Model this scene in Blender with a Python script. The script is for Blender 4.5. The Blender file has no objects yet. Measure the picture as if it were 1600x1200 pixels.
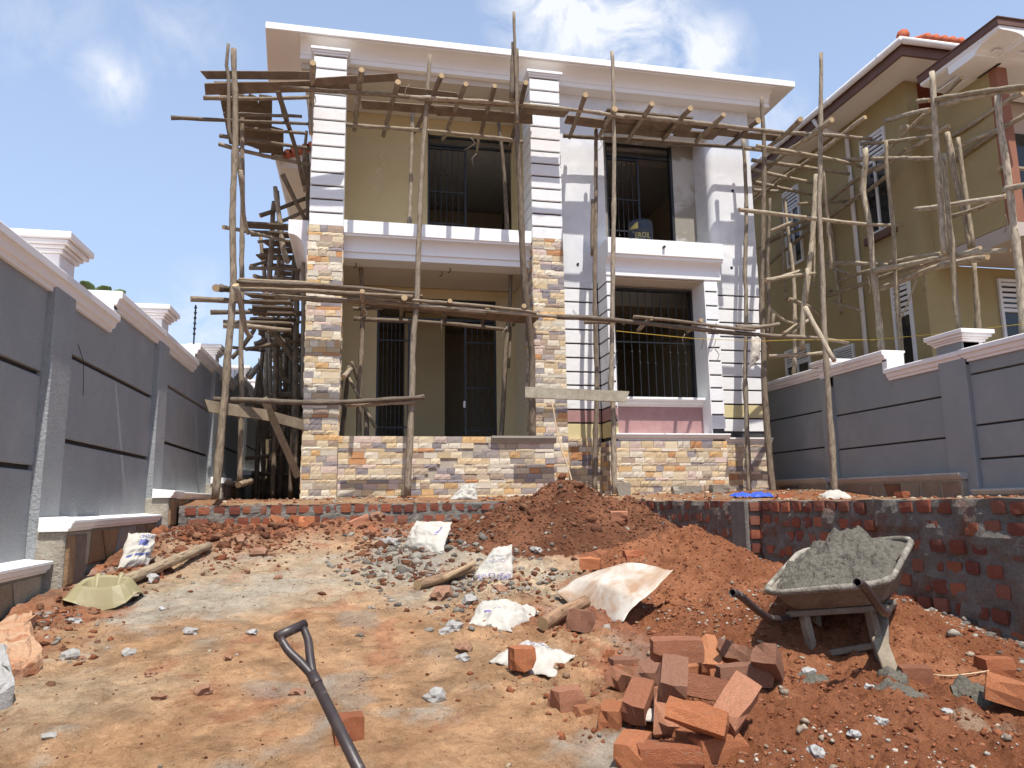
import bpy, math, random
import numpy as np
from mathutils import Vector, Matrix

rnd = random.Random(7)
S = bpy.context.scene
COL = S.collection

# ------------------------------------------------------------------ camera
F_PX, YAW, PIT, ROL = 1150.0, math.radians(11.87), math.radians(9.03), math.radians(-0.8)
_f = np.array([math.sin(YAW)*math.cos(PIT), math.cos(YAW)*math.cos(PIT), math.sin(PIT)])
_r = np.array([math.cos(YAW), -math.sin(YAW), 0.0])
_u = np.cross(_r, _f)
_c, _s = math.cos(ROL), math.sin(ROL)
CR, CU, CF = _r*_c+_u*_s, _u*_c-_r*_s, _f
cam_d = bpy.data.cameras.new('camera')
cam = bpy.data.objects.new('camera', cam_d); COL.objects.link(cam)
cam.matrix_world = Matrix(((CR[0], CU[0], -CF[0], 0), (CR[1], CU[1], -CF[1], 0), (CR[2], CU[2], -CF[2], 0), (0, 0, 0, 1)))
cam_d.sensor_fit = 'HORIZONTAL'; cam_d.sensor_width = 36.0; cam_d.lens = 36.0*F_PX/1600.0
cam_d.clip_start = 0.05; cam_d.clip_end = 2000
S.camera = cam

# ------------------------------------------------------------------ light
SUN = Vector((0.12, -1.0, 2.1)).normalized()
sd = bpy.data.lights.new('sun', 'SUN'); sd.energy = 5.0; sd.angle = math.radians(0.53); sd.color = (1.0, 0.955, 0.885)
so = bpy.data.objects.new('sun', sd); COL.objects.link(so)
so.rotation_euler = SUN.to_track_quat('Z', 'Y').to_euler()
so.location = (0, -10, 30)

W = bpy.data.worlds.new('World'); S.world = W; W.use_nodes = True
nt = W.node_tree; nt.nodes.clear()
def N(t, typ, **k):
    n = t.nodes.new(typ)
    for a, b in k.items():
        if hasattr(n, a): setattr(n, a, b)
    return n
out = N(nt, 'ShaderNodeOutputWorld'); bg = N(nt, 'ShaderNodeBackground'); sky = N(nt, 'ShaderNodeTexSky')
sky.sky_type = 'NISHITA'; sky.sun_disc = False
sky.sun_elevation = math.asin(SUN.z); sky.sun_rotation = math.atan2(SUN.x, SUN.y)
sky.altitude = 1150; sky.air_density = 1.0; sky.dust_density = 2.6; sky.ozone_density = 1.6
bg.inputs[1].default_value = 0.105
tc = N(nt, 'ShaderNodeTexCoord')
def dirpx(u, v):
    d = CR*(u-800)/F_PX+CU*(600-v)/F_PX+CF
    return tuple(d/np.linalg.norm(d))
def mth(t, op, a, b=None, clamp=False):
    n = N(t, 'ShaderNodeMath', operation=op); n.use_clamp = clamp
    for i, x in enumerate((a, b)):
        if x is None: continue
        if isinstance(x, (int, float)): n.inputs[i].default_value = x
        else: t.links.new(x, n.inputs[i])
    return n.outputs[0]
def noise(t, vec, scale, detail=6, rough=.55, dist=0.0):
    n = N(t, 'ShaderNodeTexNoise'); n.inputs['Scale'].default_value = scale; n.inputs['Detail'].default_value = detail
    n.inputs['Roughness'].default_value = rough; n.inputs['Distortion'].default_value = dist
    if vec is not None: t.links.new(vec, n.inputs['Vector'])
    return n.outputs['Fac']
def ramp(t, fac, stops):
    n = N(t, 'ShaderNodeValToRGB'); cr = n.color_ramp
    while len(cr.elements) < len(stops): cr.elements.new(.5)
    for e, (p, c) in zip(cr.elements, stops):
        e.position = p; e.color = (c, c, c, 1) if isinstance(c, (int, float)) else (*c, 1)
    t.links.new(fac, n.inputs[0]); return n.outputs[0]
dvec = tc.outputs['Generated']
n1 = noise(nt, dvec, 13, 10, .60, .45)
n2 = noise(nt, dvec, 2.3, 5, .5, .3)
centres = [((905, 30), .105, 1.0), ((985, 65), .11, 1.0), ((1090, 92), .075, .9), ((865, -10), .10, 1.0), ((60, 20), .09, .20), ((172, 122), .055, .50), ((280, 50), .09, .22), ((1210, 175), .05, .5), ((330, 505), .09, .45)]
tot = None
for (u, v), rad, amp in centres:
    dn = N(nt, 'ShaderNodeVectorMath', operation='DISTANCE'); nt.links.new(dvec, dn.inputs[0]); dn.inputs[1].default_value = dirpx(u, v)
    m = mth(nt, 'MULTIPLY', mth(nt, 'SUBTRACT', 1.0, mth(nt, 'DIVIDE', dn.outputs['Value'], rad), True), amp)
    tot = m if tot is None else mth(nt, 'MAXIMUM', tot, m)
base = mth(nt, 'MULTIPLY', mth(nt, 'SUBTRACT', n2, .66, True), .5)
cl = mth(nt, 'ADD', tot, base)
cl = mth(nt, 'MULTIPLY', cl, mth(nt, 'MULTIPLY', mth(nt, 'SUBTRACT', n1, .40, True), 7.5), True)
mixc = N(nt, 'ShaderNodeMixRGB'); nt.links.new(mth(nt, 'MULTIPLY', cl, .88), mixc.inputs[0])
hz = N(nt, 'ShaderNodeMixRGB'); hz.inputs[0].default_value = 0.42; hz.inputs[2].default_value = (5.9, 7.7, 11.2, 1)
sx_ = N(nt, 'ShaderNodeSeparateXYZ'); nt.links.new(dvec, sx_.inputs[0]); nt.links.new(ramp(nt, sx_.outputs[2], [(0.0, .82), (.25, .62), (.6, .44), (1.0, .38)]), hz.inputs[0])
nt.links.new(sky.outputs[0], hz.inputs[1]); nt.links.new(hz.outputs[0], mixc.inputs[1])
mixc.inputs[2].default_value = (8.2, 8.4, 8.9, 1)
nt.links.new(mixc.outputs[0], bg.inputs[0]); nt.links.new(bg.outputs[0], out.inputs[0])

S.view_settings.view_transform = 'Standard'; S.view_settings.look = 'None'; S.view_settings.gamma = 1.0
S.view_settings.use_curve_mapping = False; S.view_settings.exposure = 0.24
S.render.engine = 'CYCLES'; S.cycles.max_bounces = 7; S.cycles.diffuse_bounces = 4
S.cycles.use_denoising = True

# ------------------------------------------------------------------ picture measurements -> world
def ray(u, v): return CR*(u-800)/F_PX+CU*(600-v)/F_PX+CF
def atY(u, v, y): d = ray(u, v); return Vector(d*y/d[1])
def atX(u, v, x): d = ray(u, v); return Vector(d*x/d[0])
def atZ(u, v, z): d = ray(u, v); return Vector(d*z/d[2])
def atD(u, v, dist): return Vector(ray(u, v)*dist)

# ------------------------------------------------------------------ numpy value noise
_rs = np.random.RandomState(3)
_tab = _rs.rand(256, 256)
def vnoise(x, y):
    xi = np.floor(x).astype(int); yi = np.floor(y).astype(int); fx = x-xi; fy = y-yi
    fx = fx*fx*(3-2*fx); fy = fy*fy*(3-2*fy)
    a = _tab[xi & 255, yi & 255]; b = _tab[(xi+1) & 255, yi & 255]; c = _tab[xi & 255, (yi+1) & 255]; d = _tab[(xi+1) & 255, (yi+1) & 255]
    return (a*(1-fx)+b*fx)*(1-fy)+(c*(1-fx)+d*fx)*fy-.5
def fbm(x, y, s, o=4, g=.5):
    x = np.asarray(x, float)*s+17.3; y = np.asarray(y, float)*s+5.1; t = 0; a = 1.0
    for i in range(o):
        t = t+a*vnoise(x+i*31.7, y+i*11.9); x = x*2.03; y = y*2.03; a *= g
    return t
def sst(a, b, x):
    t = np.clip((np.asarray(x, float)-a)/(b-a), 0, 1); return t*t*(3-2*t)

# ------------------------------------------------------------------ materials
MATS = {}
def mat(name, c1, c2=None, scale=5, rough=.85, bump=.0, bscale=60, bdist=.01, objcol=False, attr=False, metal=0.0, stain=None, sscale=1.5, sthr=(.55, .7), spec=.3, vec='Object', fine=.0, stretch=None):
    if name in MATS: return MATS[name]
    m = bpy.data.materials.new(name); m.use_nodes = True; t = m.node_tree; b = t.nodes['Principled BSDF']
    tcn = N(t, 'ShaderNodeTexCoord'); v = tcn.outputs[vec]
    if objcol:
        oi = N(t, 'ShaderNodeObjectInfo')
        ad = N(t, 'ShaderNodeVectorMath', operation='ADD'); t.links.new(v, ad.inputs[0])
        sc = N(t, 'ShaderNodeVectorMath', operation='SCALE'); cmb = N(t, 'ShaderNodeCombineXYZ')
        for i in range(3): t.links.new(mth(t, 'MULTIPLY', oi.outputs['Random'], 37.0+i*11), cmb.inputs[i])
        t.links.new(cmb.outputs[0], ad.inputs[1]); v = ad.outputs[0]
    if stretch:
        mp = N(t, 'ShaderNodeMapping'); mp.inputs['Scale'].default_value = stretch; t.links.new(v, mp.inputs[0]); v = mp.outputs[0]
    n = noise(t, v, scale, 8, .62, .2)
    mix = N(t, 'ShaderNodeMixRGB')
    t.links.new(ramp(t, n, [(.32, 0.0), (.68, 1.0)]), mix.inputs[0])
    if objcol or attr:
        if objcol: src = oi.outputs['Color']
        else:
            at = N(t, 'ShaderNodeAttribute'); at.attribute_name = 'Col'; src = at.outputs['Color']
        for i, c in ((1, c1), (2, c2 or c1)):
            mm = N(t, 'ShaderNodeMixRGB', blend_type='MULTIPLY'); mm.inputs[0].default_value = 1; mm.inputs[2].default_value = (*c, 1)
            t.links.new(src, mm.inputs[1]); t.links.new(mm.outputs[0], mix.inputs[i])
    else:
        mix.inputs[1].default_value = (*c1, 1); mix.inputs[2].default_value = (*(c2 or c1), 1)
    col = mix.outputs[0]
    if stain:
        n3 = noise(t, v, sscale, 7, .65, .5); mx = N(t, 'ShaderNodeMixRGB')
        t.links.new(ramp(t, n3, [(sthr[0], 0.0), (sthr[1], 1.0)]), mx.inputs[0]); t.links.new(col, mx.inputs[1]); mx.inputs[2].default_value = (*stain, 1); col = mx.outputs[0]
    if fine:
        n4 = noise(t, v, bscale*1.7, 3, .7); mm = N(t, 'ShaderNodeMixRGB', blend_type='MULTIPLY'); mm.inputs[0].default_value = 1
        t.links.new(col, mm.inputs[1]); t.links.new(ramp(t, n4, [(.3, 1-fine), (.7, 1.0)]), mm.inputs[2]); col = mm.outputs[0]
    t.links.new(col, b.inputs['Base Color'])
    b.inputs['Roughness'].default_value = rough; b.inputs['Metallic'].default_value = metal
    b.inputs['Specular IOR Level'].default_value = spec
    if bump:
        nb = noise(t, v, bscale, 7, .65); bm = N(t, 'ShaderNodeBump'); bm.inputs['Strength'].default_value = bump; bm.inputs['Distance'].default_value = bdist
        t.links.new(nb, bm.inputs['Height']); t.links.new(bm.outputs[0], b.inputs['Normal'])
    MATS[name] = m; return m

m_white = mat('white_paint', (.84, .84, .82), (.79, .79, .77), 3, .75, .35, 90, .004, stain=(.62, .58, .54), sscale=3.2, sthr=(.60, .82))
m_trim = mat('white_trim', (.87, .865, .85), (.83, .825, .81), 2, .6, .15, 60, .003)
m_trim2 = mat('pinkish_white_trim', (.82, .79, .77), (.77, .73, .71), 2.5, .65, .3, 50, .005, stain=(.62, .56, .53), sscale=5, sthr=(.62, .85))
m_block = mat('white_rough_paint', (.84, .84, .83), (.78, .78, .77), 7, .8, .8, 55, .01, stain=(.60, .55, .52), sscale=4, sthr=(.60, .8), stretch=(1, 1, 2.2))
m_grooved = mat('groove_paint', (.035, .033, .036), (.06, .055, .055), 20, .8)
m_primer = mat('primer_plaster', (.60, .61, .63), (.74, .745, .75), 1.6, .85, .5, 45, .006, stain=(.82, .82, .81), sscale=1.3, sthr=(.5, .66))
m_ochre = mat('ochre_plaster', (.55, .445, .25), (.60, .49, .29), 2, .85, .3, 70, .004, stain=(.66, .60, .49), sscale=.9, sthr=(.62, .7))
m_cream = mat('cream_plaster', (.60, .52, .38), (.64, .56, .42), 2, .85, .3, 70, .004)
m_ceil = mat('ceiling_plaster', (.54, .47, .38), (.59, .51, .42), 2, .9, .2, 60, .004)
m_soffit = mat('soffit_paint', (.85, .82, .77), (.81, .78, .73), 1.5, .7, .12, 50, .003)
m_pink = mat('dusty_pink_paint', (.36, .20, .19), (.42, .25, .235), 8, .8, .5, 70, .006)
m_yel = mat('pale_yellow_paint', (.58, .49, .25), (.64, .56, .32), 8, .8, .5, 70, .006)
m_mortar = mat('grey_mortar', (.20, .18, .155), (.28, .255, .22), 9, .95, .9, 60, .02, fine=.3)
m_joint = mat('pale_joint', (.44, .38, .30), (.36, .31, .25), 9, .95, .6, 50, .01)
m_render = mat('cement_render', (.185, .165, .14), (.25, .225, .19), 6, .95, .9, 40, .02, stain=(.20, .095, .062), sscale=3.5, sthr=(.5, .68), fine=.35)
m_dark = mat('dark_steel', (.012, .013, .015), (.02, .021, .023), 6, .45, .1, 80, .002, spec=.5)
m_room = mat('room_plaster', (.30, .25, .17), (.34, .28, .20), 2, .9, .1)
m_tile = mat('split_stone', (1, 1, 1), (.84, .82, .80), 14, .85, .8, 70, .009, objcol=True, fine=.14)
m_tile_s = mat('split_stone_joined', (1, 1, 1), (.84, .82, .80), 14, .85, .8, 70, .009, attr=True, fine=.14)
m_greywall = mat('grey_wall_paint', (.335, .35, .355), (.39, .40, .405), 2.2, .85, 1.0, 42, .025, stain=(.44, .44, .445), sscale=1.3, sthr=(.54, .75), fine=.18)
m_greyr = mat('grey_wall_smooth', (.235, .25, .25), (.275, .285, .285), 1.3, .8, .5, 40, .01, stain=(.32, .325, .325), sscale=.8, sthr=(.55, .75))
m_stoneface = mat('crazy_stone', (1, 1, 1), (.72, .68, .66), 6, .85, .8, 40, .02, objcol=True, fine=.2)
m_cement = mat('rough_cement', (.34, .30, .24), (.45, .405, .33), 5, .95, .9, 35, .02, stain=(.30, .22, .15), sscale=3, sthr=(.55, .75), fine=.25)
m_brick = mat('fired_brick', (1, 1, 1), (.82, .77, .73), 9, .92, 1.0, 34, .02, objcol=True, stain=(.52, .34, .22), sscale=5, sthr=(.58, .78), fine=.3)
m_wood = None
m_plank = mat('plank_wood', (1, 1, 1), (.62, .58, .54), 6, .85, .7, 30, .006, objcol=True, fine=.3, stretch=(1, 1, 1))
m_olive = mat('olive_plaster', (.36, .28, .135), (.40, .315, .16), 1.8, .85, .4, 60, .005, stain=(.40, .325, .18), sscale=.7, sthr=(.55, .75))
m_brown = mat('brown_paint', (.13, .07, .055), (.16, .09, .07), 4, .7, .2)
m_terra = mat('roof_tile_clay', (.58, .16, .075), (.46, .12, .06), 5, .8, .4, 40, .01)
m_rust = mat('orange_brown_paint', (.30, .13, .08), (.26, .11, .065), 3, .8, .3)
m_pinkbeige = mat('pink_beige_paint', (.50, .42, .37), (.46, .39, .34), 2, .8, .2)
m_pvc = mat('white_pvc', (.78, .77, .75), (.70, .69, .67), 3, .4, .0)
m_glass = mat('dark_pane', (.012, .014, .016), (.02, .022, .025), 2, .08, spec=.5)
m_conc = mat('grey_concrete', (.42, .41, .39), (.52, .50, .47), 8, .95, .9, 45, .015, fine=.25)
m_wet = mat('wet_mortar', (.155, .137, .106), (.235, .21, .165), 9, .8, 1.0, 45, .03, fine=.35)
m_sack = mat('paper_sack', (.43, .40, .35), (.52, .49, .43), 5, .75, .6, 22, .014, stain=(.40, .32, .25), sscale=4, sthr=(.54, .78))
m_ink = mat('faded_blue_print', (.10, .12, .32), (.16, .18, .38), 30, .8)
m_ink2 = mat('faded_violet_print', (.16, .12, .34), (.24, .20, .40), 30, .8)
m_sheet = mat('dusty_sheet_metal', (.62, .57, .49), (.54, .48, .40), 4, .55, .3, 30, .006, stain=(.40, .25, .15), sscale=3.0, sthr=(.44, .62), spec=.5)
m_tube = mat('worn_black_tube', (.030, .022, .022), (.060, .042, .038), 9, .42, .3, 60, .002, stain=(.26, .22, .18), sscale=13, sthr=(.56, .70), spec=.5)
m_barrow = mat('cement_caked_steel', (.19, .155, .115), (.27, .225, .17), 7, .85, .7, 50, .006, stain=(.36, .32, .26), sscale=4, sthr=(.52, .66), fine=.3)
m_rim = mat('dried_cement_rim', (.46, .42, .35), (.36, .32, .26), 8, .9, .9, 50, .012, stain=(.19, .165, .13), sscale=5, sthr=(.46, .58), fine=.3)
m_rubber = mat('rubber', (.02, .02, .02), None, 5, .8)
m_leaf = mat('leaf_green', (.14, .22, .08), (.20, .28, .12), 4, .6)
m_blue = mat('blue_plastic', (.03, .08, .42), (.05, .12, .55), 8, .45)
m_drum = mat('black_plastic_drum', (.018, .022, .035), (.035, .045, .07), 3, .4, stain=(.35, .32, .26), sscale=4, sthr=(.60, .72), spec=.5)
m_ylw = mat('faded_yellow_print', (.50, .40, .12), (.42, .34, .12), 12, .6)
m_beigepl = mat('olive_plastic', (.33, .285, .155), (.28, .24, .13), 4, .5, stain=(.5, .43, .30), sscale=6, sthr=(.6, .8), spec=.4)
m_string = mat('yellow_string', (.55, .38, .06), None, 5, .8)
m_cloth = mat('dirty_cloth', (.52, .47, .40), (.40, .35, .29), 6, .9, .5, 40, .01)

def mat_wood():
    m = bpy.data.materials.new('bark_pole'); m.use_nodes = True; t = m.node_tree; b = t.nodes['Principled BSDF']
    uv = N(t, 'ShaderNodeUVMap'); oi = N(t, 'ShaderNodeObjectInfo')
    ad = N(t, 'ShaderNodeVectorMath', operation='ADD'); cmb = N(t, 'ShaderNodeCombineXYZ')
    t.links.new(uv.outputs[0], ad.inputs[0]); t.links.new(mth(t, 'MULTIPLY', oi.outputs['Random'], 53.0), cmb.inputs[1]); t.links.new(cmb.outputs[0], ad.inputs[1])
    mp = N(t, 'ShaderNodeMapping'); mp.inputs['Scale'].default_value = (4, 5.0, 1); t.links.new(ad.outputs[0], mp.inputs[0])
    n = noise(t, mp.outputs[0], 1.5, 8, .65, .6)
    mp2 = N(t, 'ShaderNodeMapping'); mp2.inputs['Scale'].default_value = (14, 7.0, 1); t.links.new(ad.outputs[0], mp2.inputs[0])
    n2_ = noise(t, mp2.outputs[0], 1.0, 6, .6, .3)
    a = N(t, 'ShaderNodeMixRGB', blend_type='MULTIPLY'); a.inputs[0].default_value = 1; t.links.new(oi.outputs['Color'], a.inputs[1])
    t.links.new(ramp(t, n, [(.28, (.50, .44, .40)), (.42, (.82, .78, .74)), (.58, (1.12, 1.10, 1.06)), (.72, (1.30, 1.28, 1.22))]), a.inputs[2])
    c = N(t, 'ShaderNodeMixRGB', blend_type='MULTIPLY'); c.inputs[0].default_value = 1; t.links.new(a.outputs[0], c.inputs[1])
    t.links.new(ramp(t, n2_, [(.32, .50), (.50, .95), (.7, 1.08)]), c.inputs[2])
    vo = N(t, 'ShaderNodeTexVoronoi'); vo.inputs['Scale'].default_value = 1.1; mp3 = N(t, 'ShaderNodeMapping'); mp3.inputs['Scale'].default_value = (3, 4, 1)
    t.links.new(ad.outputs[0], mp3.inputs[0]); t.links.new(mp3.outputs[0], vo.inputs['Vector'])
    k = N(t, 'ShaderNodeMixRGB'); t.links.new(ramp(t, vo.outputs['Distance'], [(.05, .75), (.11, 0.0)]), k.inputs[0]); t.links.new(c.outputs[0], k.inputs[1]); k.inputs[2].default_value = (.05, .035, .025, 1)
    t.links.new(k.outputs[0], b.inputs['Base Color']); b.inputs['Roughness'].default_value = .85; b.inputs['Specular IOR Level'].default_value = .25
    bm = N(t, 'ShaderNodeBump'); bm.inputs['Strength'].default_value = .8; bm.inputs['Distance'].default_value = .008; t.links.new(n2_, bm.inputs['Height']); t.links.new(bm.outputs[0], b.inputs['Normal'])
    return m
m_wood = mat_wood()
m_cut = mat('cut_wood_end', (.50, .36, .20), (.40, .28, .15), 20, .85)

def mat_soil():
    m = bpy.data.materials.new('soil'); m.use_nodes = True; t = m.node_tree; b = t.nodes['Principled BSDF']
    tcn = N(t, 'ShaderNodeTexCoord'); v = tcn.outputs['Object']
    at = N(t, 'ShaderNodeAttribute'); at.attribute_name = 'Col'
    n = noise(t, v, 3.2, 9, .70, .4); nf = noise(t, v, 19, 9, .74); nh = noise(t, v, 120, 4, .7)
    a = N(t, 'ShaderNodeMixRGB', blend_type='MULTIPLY'); a.inputs[0].default_value = 1; t.links.new(at.outputs['Color'], a.inputs[1])
    t.links.new(ramp(t, n, [(.28, (.80, .74, .70)), (.5, (1, 1, 1)), (.7, (1.13, 1.16, 1.18))]), a.inputs[2])
    c = N(t, 'ShaderNodeMixRGB', blend_type='MULTIPLY'); c.inputs[0].default_value = 1; t.links.new(a.outputs[0], c.inputs[1])
    t.links.new(ramp(t, nf, [(.28, (.50, .44, .40)), (.44, (.93, .92, .91)), (.58, (1.03, 1.03, 1.03)), (.72, (1.34, 1.36, 1.40))]), c.inputs[2])
    d = N(t, 'ShaderNodeMixRGB', blend_type='MULTIPLY'); d.inputs[0].default_value = 1; t.links.new(c.outputs[0], d.inputs[1])
    t.links.new(ramp(t, nh, [(.30, (.55, .50, .46)), (.40, (.97, .96, .95)), (.60, (1, 1, 1)), (.70, (1.30, 1.32, 1.34))]), d.inputs[2])
    nr = noise(t, v, 5.5, 7, .62, .8); rid = mth(t, 'ABSOLUTE', mth(t, 'SUBTRACT', nr, .5)); e = N(t, 'ShaderNodeMixRGB', blend_type='MULTIPLY'); e.inputs[0].default_value = .8
    t.links.new(d.outputs[0], e.inputs[1]); t.links.new(ramp(t, rid, [(.0, (.62, .56, .52)), (.012, (1, 1, 1)), (1.0, (1, 1, 1))]), e.inputs[2])
    t.links.new(e.outputs[0], b.inputs['Base Color']); b.inputs['Roughness'].default_value = .97; b.inputs['Specular IOR Level'].default_value = .1
    b1 = N(t, 'ShaderNodeBump'); b1.inputs['Strength'].default_value = .95; b1.inputs['Distance'].default_value = .05; t.links.new(nf, b1.inputs['Height'])
    b2 = N(t, 'ShaderNodeBump'); b2.inputs['Strength'].default_value = .9; b2.inputs['Distance'].default_value = .012; t.links.new(nh, b2.inputs['Height']); t.links.new(b1.outputs[0], b2.inputs['Normal'])
    t.links.new(b2.outputs[0], b.inputs['Normal'])
    return m
m_soil = mat_soil()
m_clod = mat('clod', (1, 1, 1), (.75, .72, .70), 18, .97, .9, 60, .012, attr=True, fine=.3, spec=.1)

# ------------------------------------------------------------------ object helpers
ORG = {}
def thing(name, label, cat, loc=(0, 0, 0), group=None, kind=None):
    o = bpy.data.objects.new(name, None); COL.objects.link(o); o.location = loc; o.empty_display_size = .2
    ORG[o.name] = Vector(loc); o['label'] = label
    if cat: o['category'] = cat
    if group: o['group'] = group
    if kind: o['kind'] = kind
    return o
def tag(o, label=None, cat=None, group=None, kind=None):
    for k, v in (('label', label), ('category', cat), ('group', group), ('kind', kind)):
        if v: o[k] = v
    return o
def link(name, me, parent=None, org=None, mats=()):
    o = bpy.data.objects.new(name, me); COL.objects.link(o)
    for m in mats: me.materials.append(m)
    if parent is not None:
        o.parent = parent; ORG[o.name] = ORG[parent.name]
    else:
        ORG[o.name] = Vector(org) if org is not None else Vector((0, 0, 0)); o.location = ORG[o.name]
    return o
def obj(name, verts, faces, m, parent=None, org=None, smooth=False, bevel=0, mi=None):
    """world-space verts -> one mesh object (origin of its thing subtracted)"""
    base_ = ORG[parent.name] if parent is not None else (Vector(org) if org is not None else Vector((0, 0, 0)))
    me = bpy.data.meshes.new(name)
    vs = np.asarray([tuple(v) for v in verts], float)-np.array(base_)
    me.from_pydata(vs.tolist(), [], faces)
    ms = m if isinstance(m, (list, tuple)) else [m]
    o = link(name, me, parent, org, ms)
    if mi: me.polygons.foreach_set('material_index', mi)
    if smooth: me.polygons.foreach_set('use_smooth', [True]*len(me.polygons))
    if bevel:
        b = o.modifiers.new('edge', 'BEVEL'); b.width = bevel; b.segments = 1; b.limit_method = 'ANGLE'; b.angle_limit = .6
    me.update()
    return o
class MB:
    def __init__(s): s.v = []; s.f = []; s.mi = []
    def add(s, v, f, k=0):
        n = len(s.v); s.v += [tuple(p) for p in v]; s.f += [tuple(i+n for i in q) for q in f]; s.mi += [k]*len(f); return s
    def box(s, x0, x1, y0, y1, z0, z1, k=0):
        v = [(x, y, z) for z in (z0, z1) for y in (y0, y1) for x in (x0, x1)]
        return s.add(v, [(0, 2, 3, 1), (4, 5, 7, 6), (0, 1, 5, 4), (2, 6, 7, 3), (0, 4, 6, 2), (1, 3, 7, 5)], k)
    def extr(s, prof, axis, a, b, k=0, a2=None, b2=None):
        """closed profile [(p,q)] extruded along axis: 'x' -> (.,y,z), 'y' -> (x,.,z), 'z' -> (x,y,.)"""
        n = len(prof)
        def P(p, q, t): return (t, p, q) if axis == 'x' else ((p, t, q) if axis == 'y' else (p, q, t))
        v = [P(p, q, a) for p, q in prof]+[P(p, q, b) for p, q in prof]
        f = [(i, (i+1) % n, n+(i+1) % n, n+i) for i in range(n)]+[tuple(range(n))[::-1], tuple(range(n, 2*n))]
        return s.add(v, f, k)
    def tube(s, pts, rad, n=8, k=0):
        v, f = tube_geo([Vector(p) for p in pts], rad, n); return s.add(v, f, k)
    def build(s, name, m, parent=None, org=None, smooth=False, bevel=0):
        o = obj(name, s.v, s.f, m, parent, org, smooth, bevel, s.mi if isinstance(m, (list, tuple)) and len(m) > 1 else None)
        import bmesh
        bm = bmesh.new(); bm.from_mesh(o.data); bmesh.ops.recalc_face_normals(bm, faces=bm.faces); bm.to_mesh(o.data); bm.free()
        return o
def frame_of(d):
    d = d.normalized(); a = Vector((0, 0, 1)) if abs(d.z) < .8 else Vector((1, 0, 0))
    x = d.cross(a).normalized(); return x, d.cross(x).normalized()
def tube_geo(pts, rad, n=8, cap=True):
    rr = rad if isinstance(rad, (list, tuple)) else [rad]*len(pts)
    v = []; f = []; m = len(pts); px = None
    for i, p in enumerate(pts):
        d = pts[min(i+1, m-1)]-pts[max(i-1, 0)]
        if d.length < 1e-9: d = Vector((0, 0, 1))
        x, y = frame_of(d)
        if px is not None:
            x = (px-d.normalized()*px.dot(d.normalized()))
            x = x.normalized() if x.length > 1e-6 else frame_of(d)[0]
            y = d.normalized().cross(x)
        px = x
        for j in range(n):
            a = 2*math.pi*j/n; v.append(p+(x*math.cos(a)+y*math.sin(a))*rr[i])
    for i in range(m-1):
        for j in range(n):
            k = (j+1) % n; f.append((i*n+j, i*n+k, (i+1)*n+k, (i+1)*n+j))
    if cap: f += [tuple(range(n))[::-1], tuple((m-1)*n+j for j in range(n))]
    return v, f
def spline(pts, step=.14):
    P = [Vector(p) for p in pts]
    if len(P) == 2: P = [P[0], P[0].lerp(P[1], .33), P[0].lerp(P[1], .66), P[1]]
    outp = []; Q = [P[0]*2-P[1]]+P+[P[-1]*2-P[-2]]
    for i in range(1, len(Q)-2):
        a, b, c, d = Q[i-1:i+3]; n = max(2, int((c-b).length/step))
        for k in range(n):
            t = k/n; outp.append(.5*((2*b)+(c-a)*t+(2*a-5*b+4*c-d)*t*t+(3*b-a-3*c+d)*t**3))
    outp.append(P[-1]); return outp

WOODC = [(.265, .212, .155), (.215, .172, .128), (.305, .25, .19), (.185, .148, .112), (.345, .29, .222)]
def pole(parent, name, pts, r0, r1=None, tone=None, wob=.0045):
    r1 = r0*.85 if r1 is None else r1
    r0 *= .84; r1 *= .84; P = spline(pts); m = len(P); rr = []
    ax = frame_of(P[-1]-P[0]); ph = rnd.random()*6; f1 = rnd.uniform(.5, 1.6)
    for i in range(m):
        t = i/(m-1)
        rr.append((r0*(1-t)+r1*t)*(1+rnd.uniform(-.07, .07)+(.22 if rnd.random() < .08 else 0)))
        if 0 < i < m-1:
            P[i] = P[i]+ax[0]*(wob*math.sin(ph+f1*i*.45)+rnd.uniform(-.003, .003))+ax[1]*(wob*math.cos(ph*1.7+f1*i*.38)+rnd.uniform(-.003, .003))
    n = 8; v, f = tube_geo(P, rr, n, True)
    me = bpy.data.meshes.new(name); org = np.array(ORG[parent.name])
    me.from_pydata((np.array([tuple(q) for q in v])-org).tolist(), [], f)
    o = link(name, me, parent, None, (m_wood, m_cut))
    uvl = me.uv_layers.new(name='UVMap'); L = [0]
    for i in range(1, m): L.append(L[-1]+(P[i]-P[i-1]).length)
    uvs = []
    for i in range(m-1):
        for j in range(n):
            uvs += [j/n, L[i], (j+1)/n, L[i], (j+1)/n, L[i+1], j/n, L[i+1]]
    uvs += [0, 0]*(2*n)
    uvl.data.foreach_set('uv', uvs)
    sm = [True]*(len(f)-2)+[False, False]; me.polygons.foreach_set('use_smooth', sm)
    me.polygons[-1].material_index = 1; me.polygons[-2].material_index = 1
    c = tone or rnd.choice(WOODC); k = rnd.uniform(.85, 1.12); o.color = (c[0]*k, c[1]*k, c[2]*k, 1)
    return o
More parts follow.
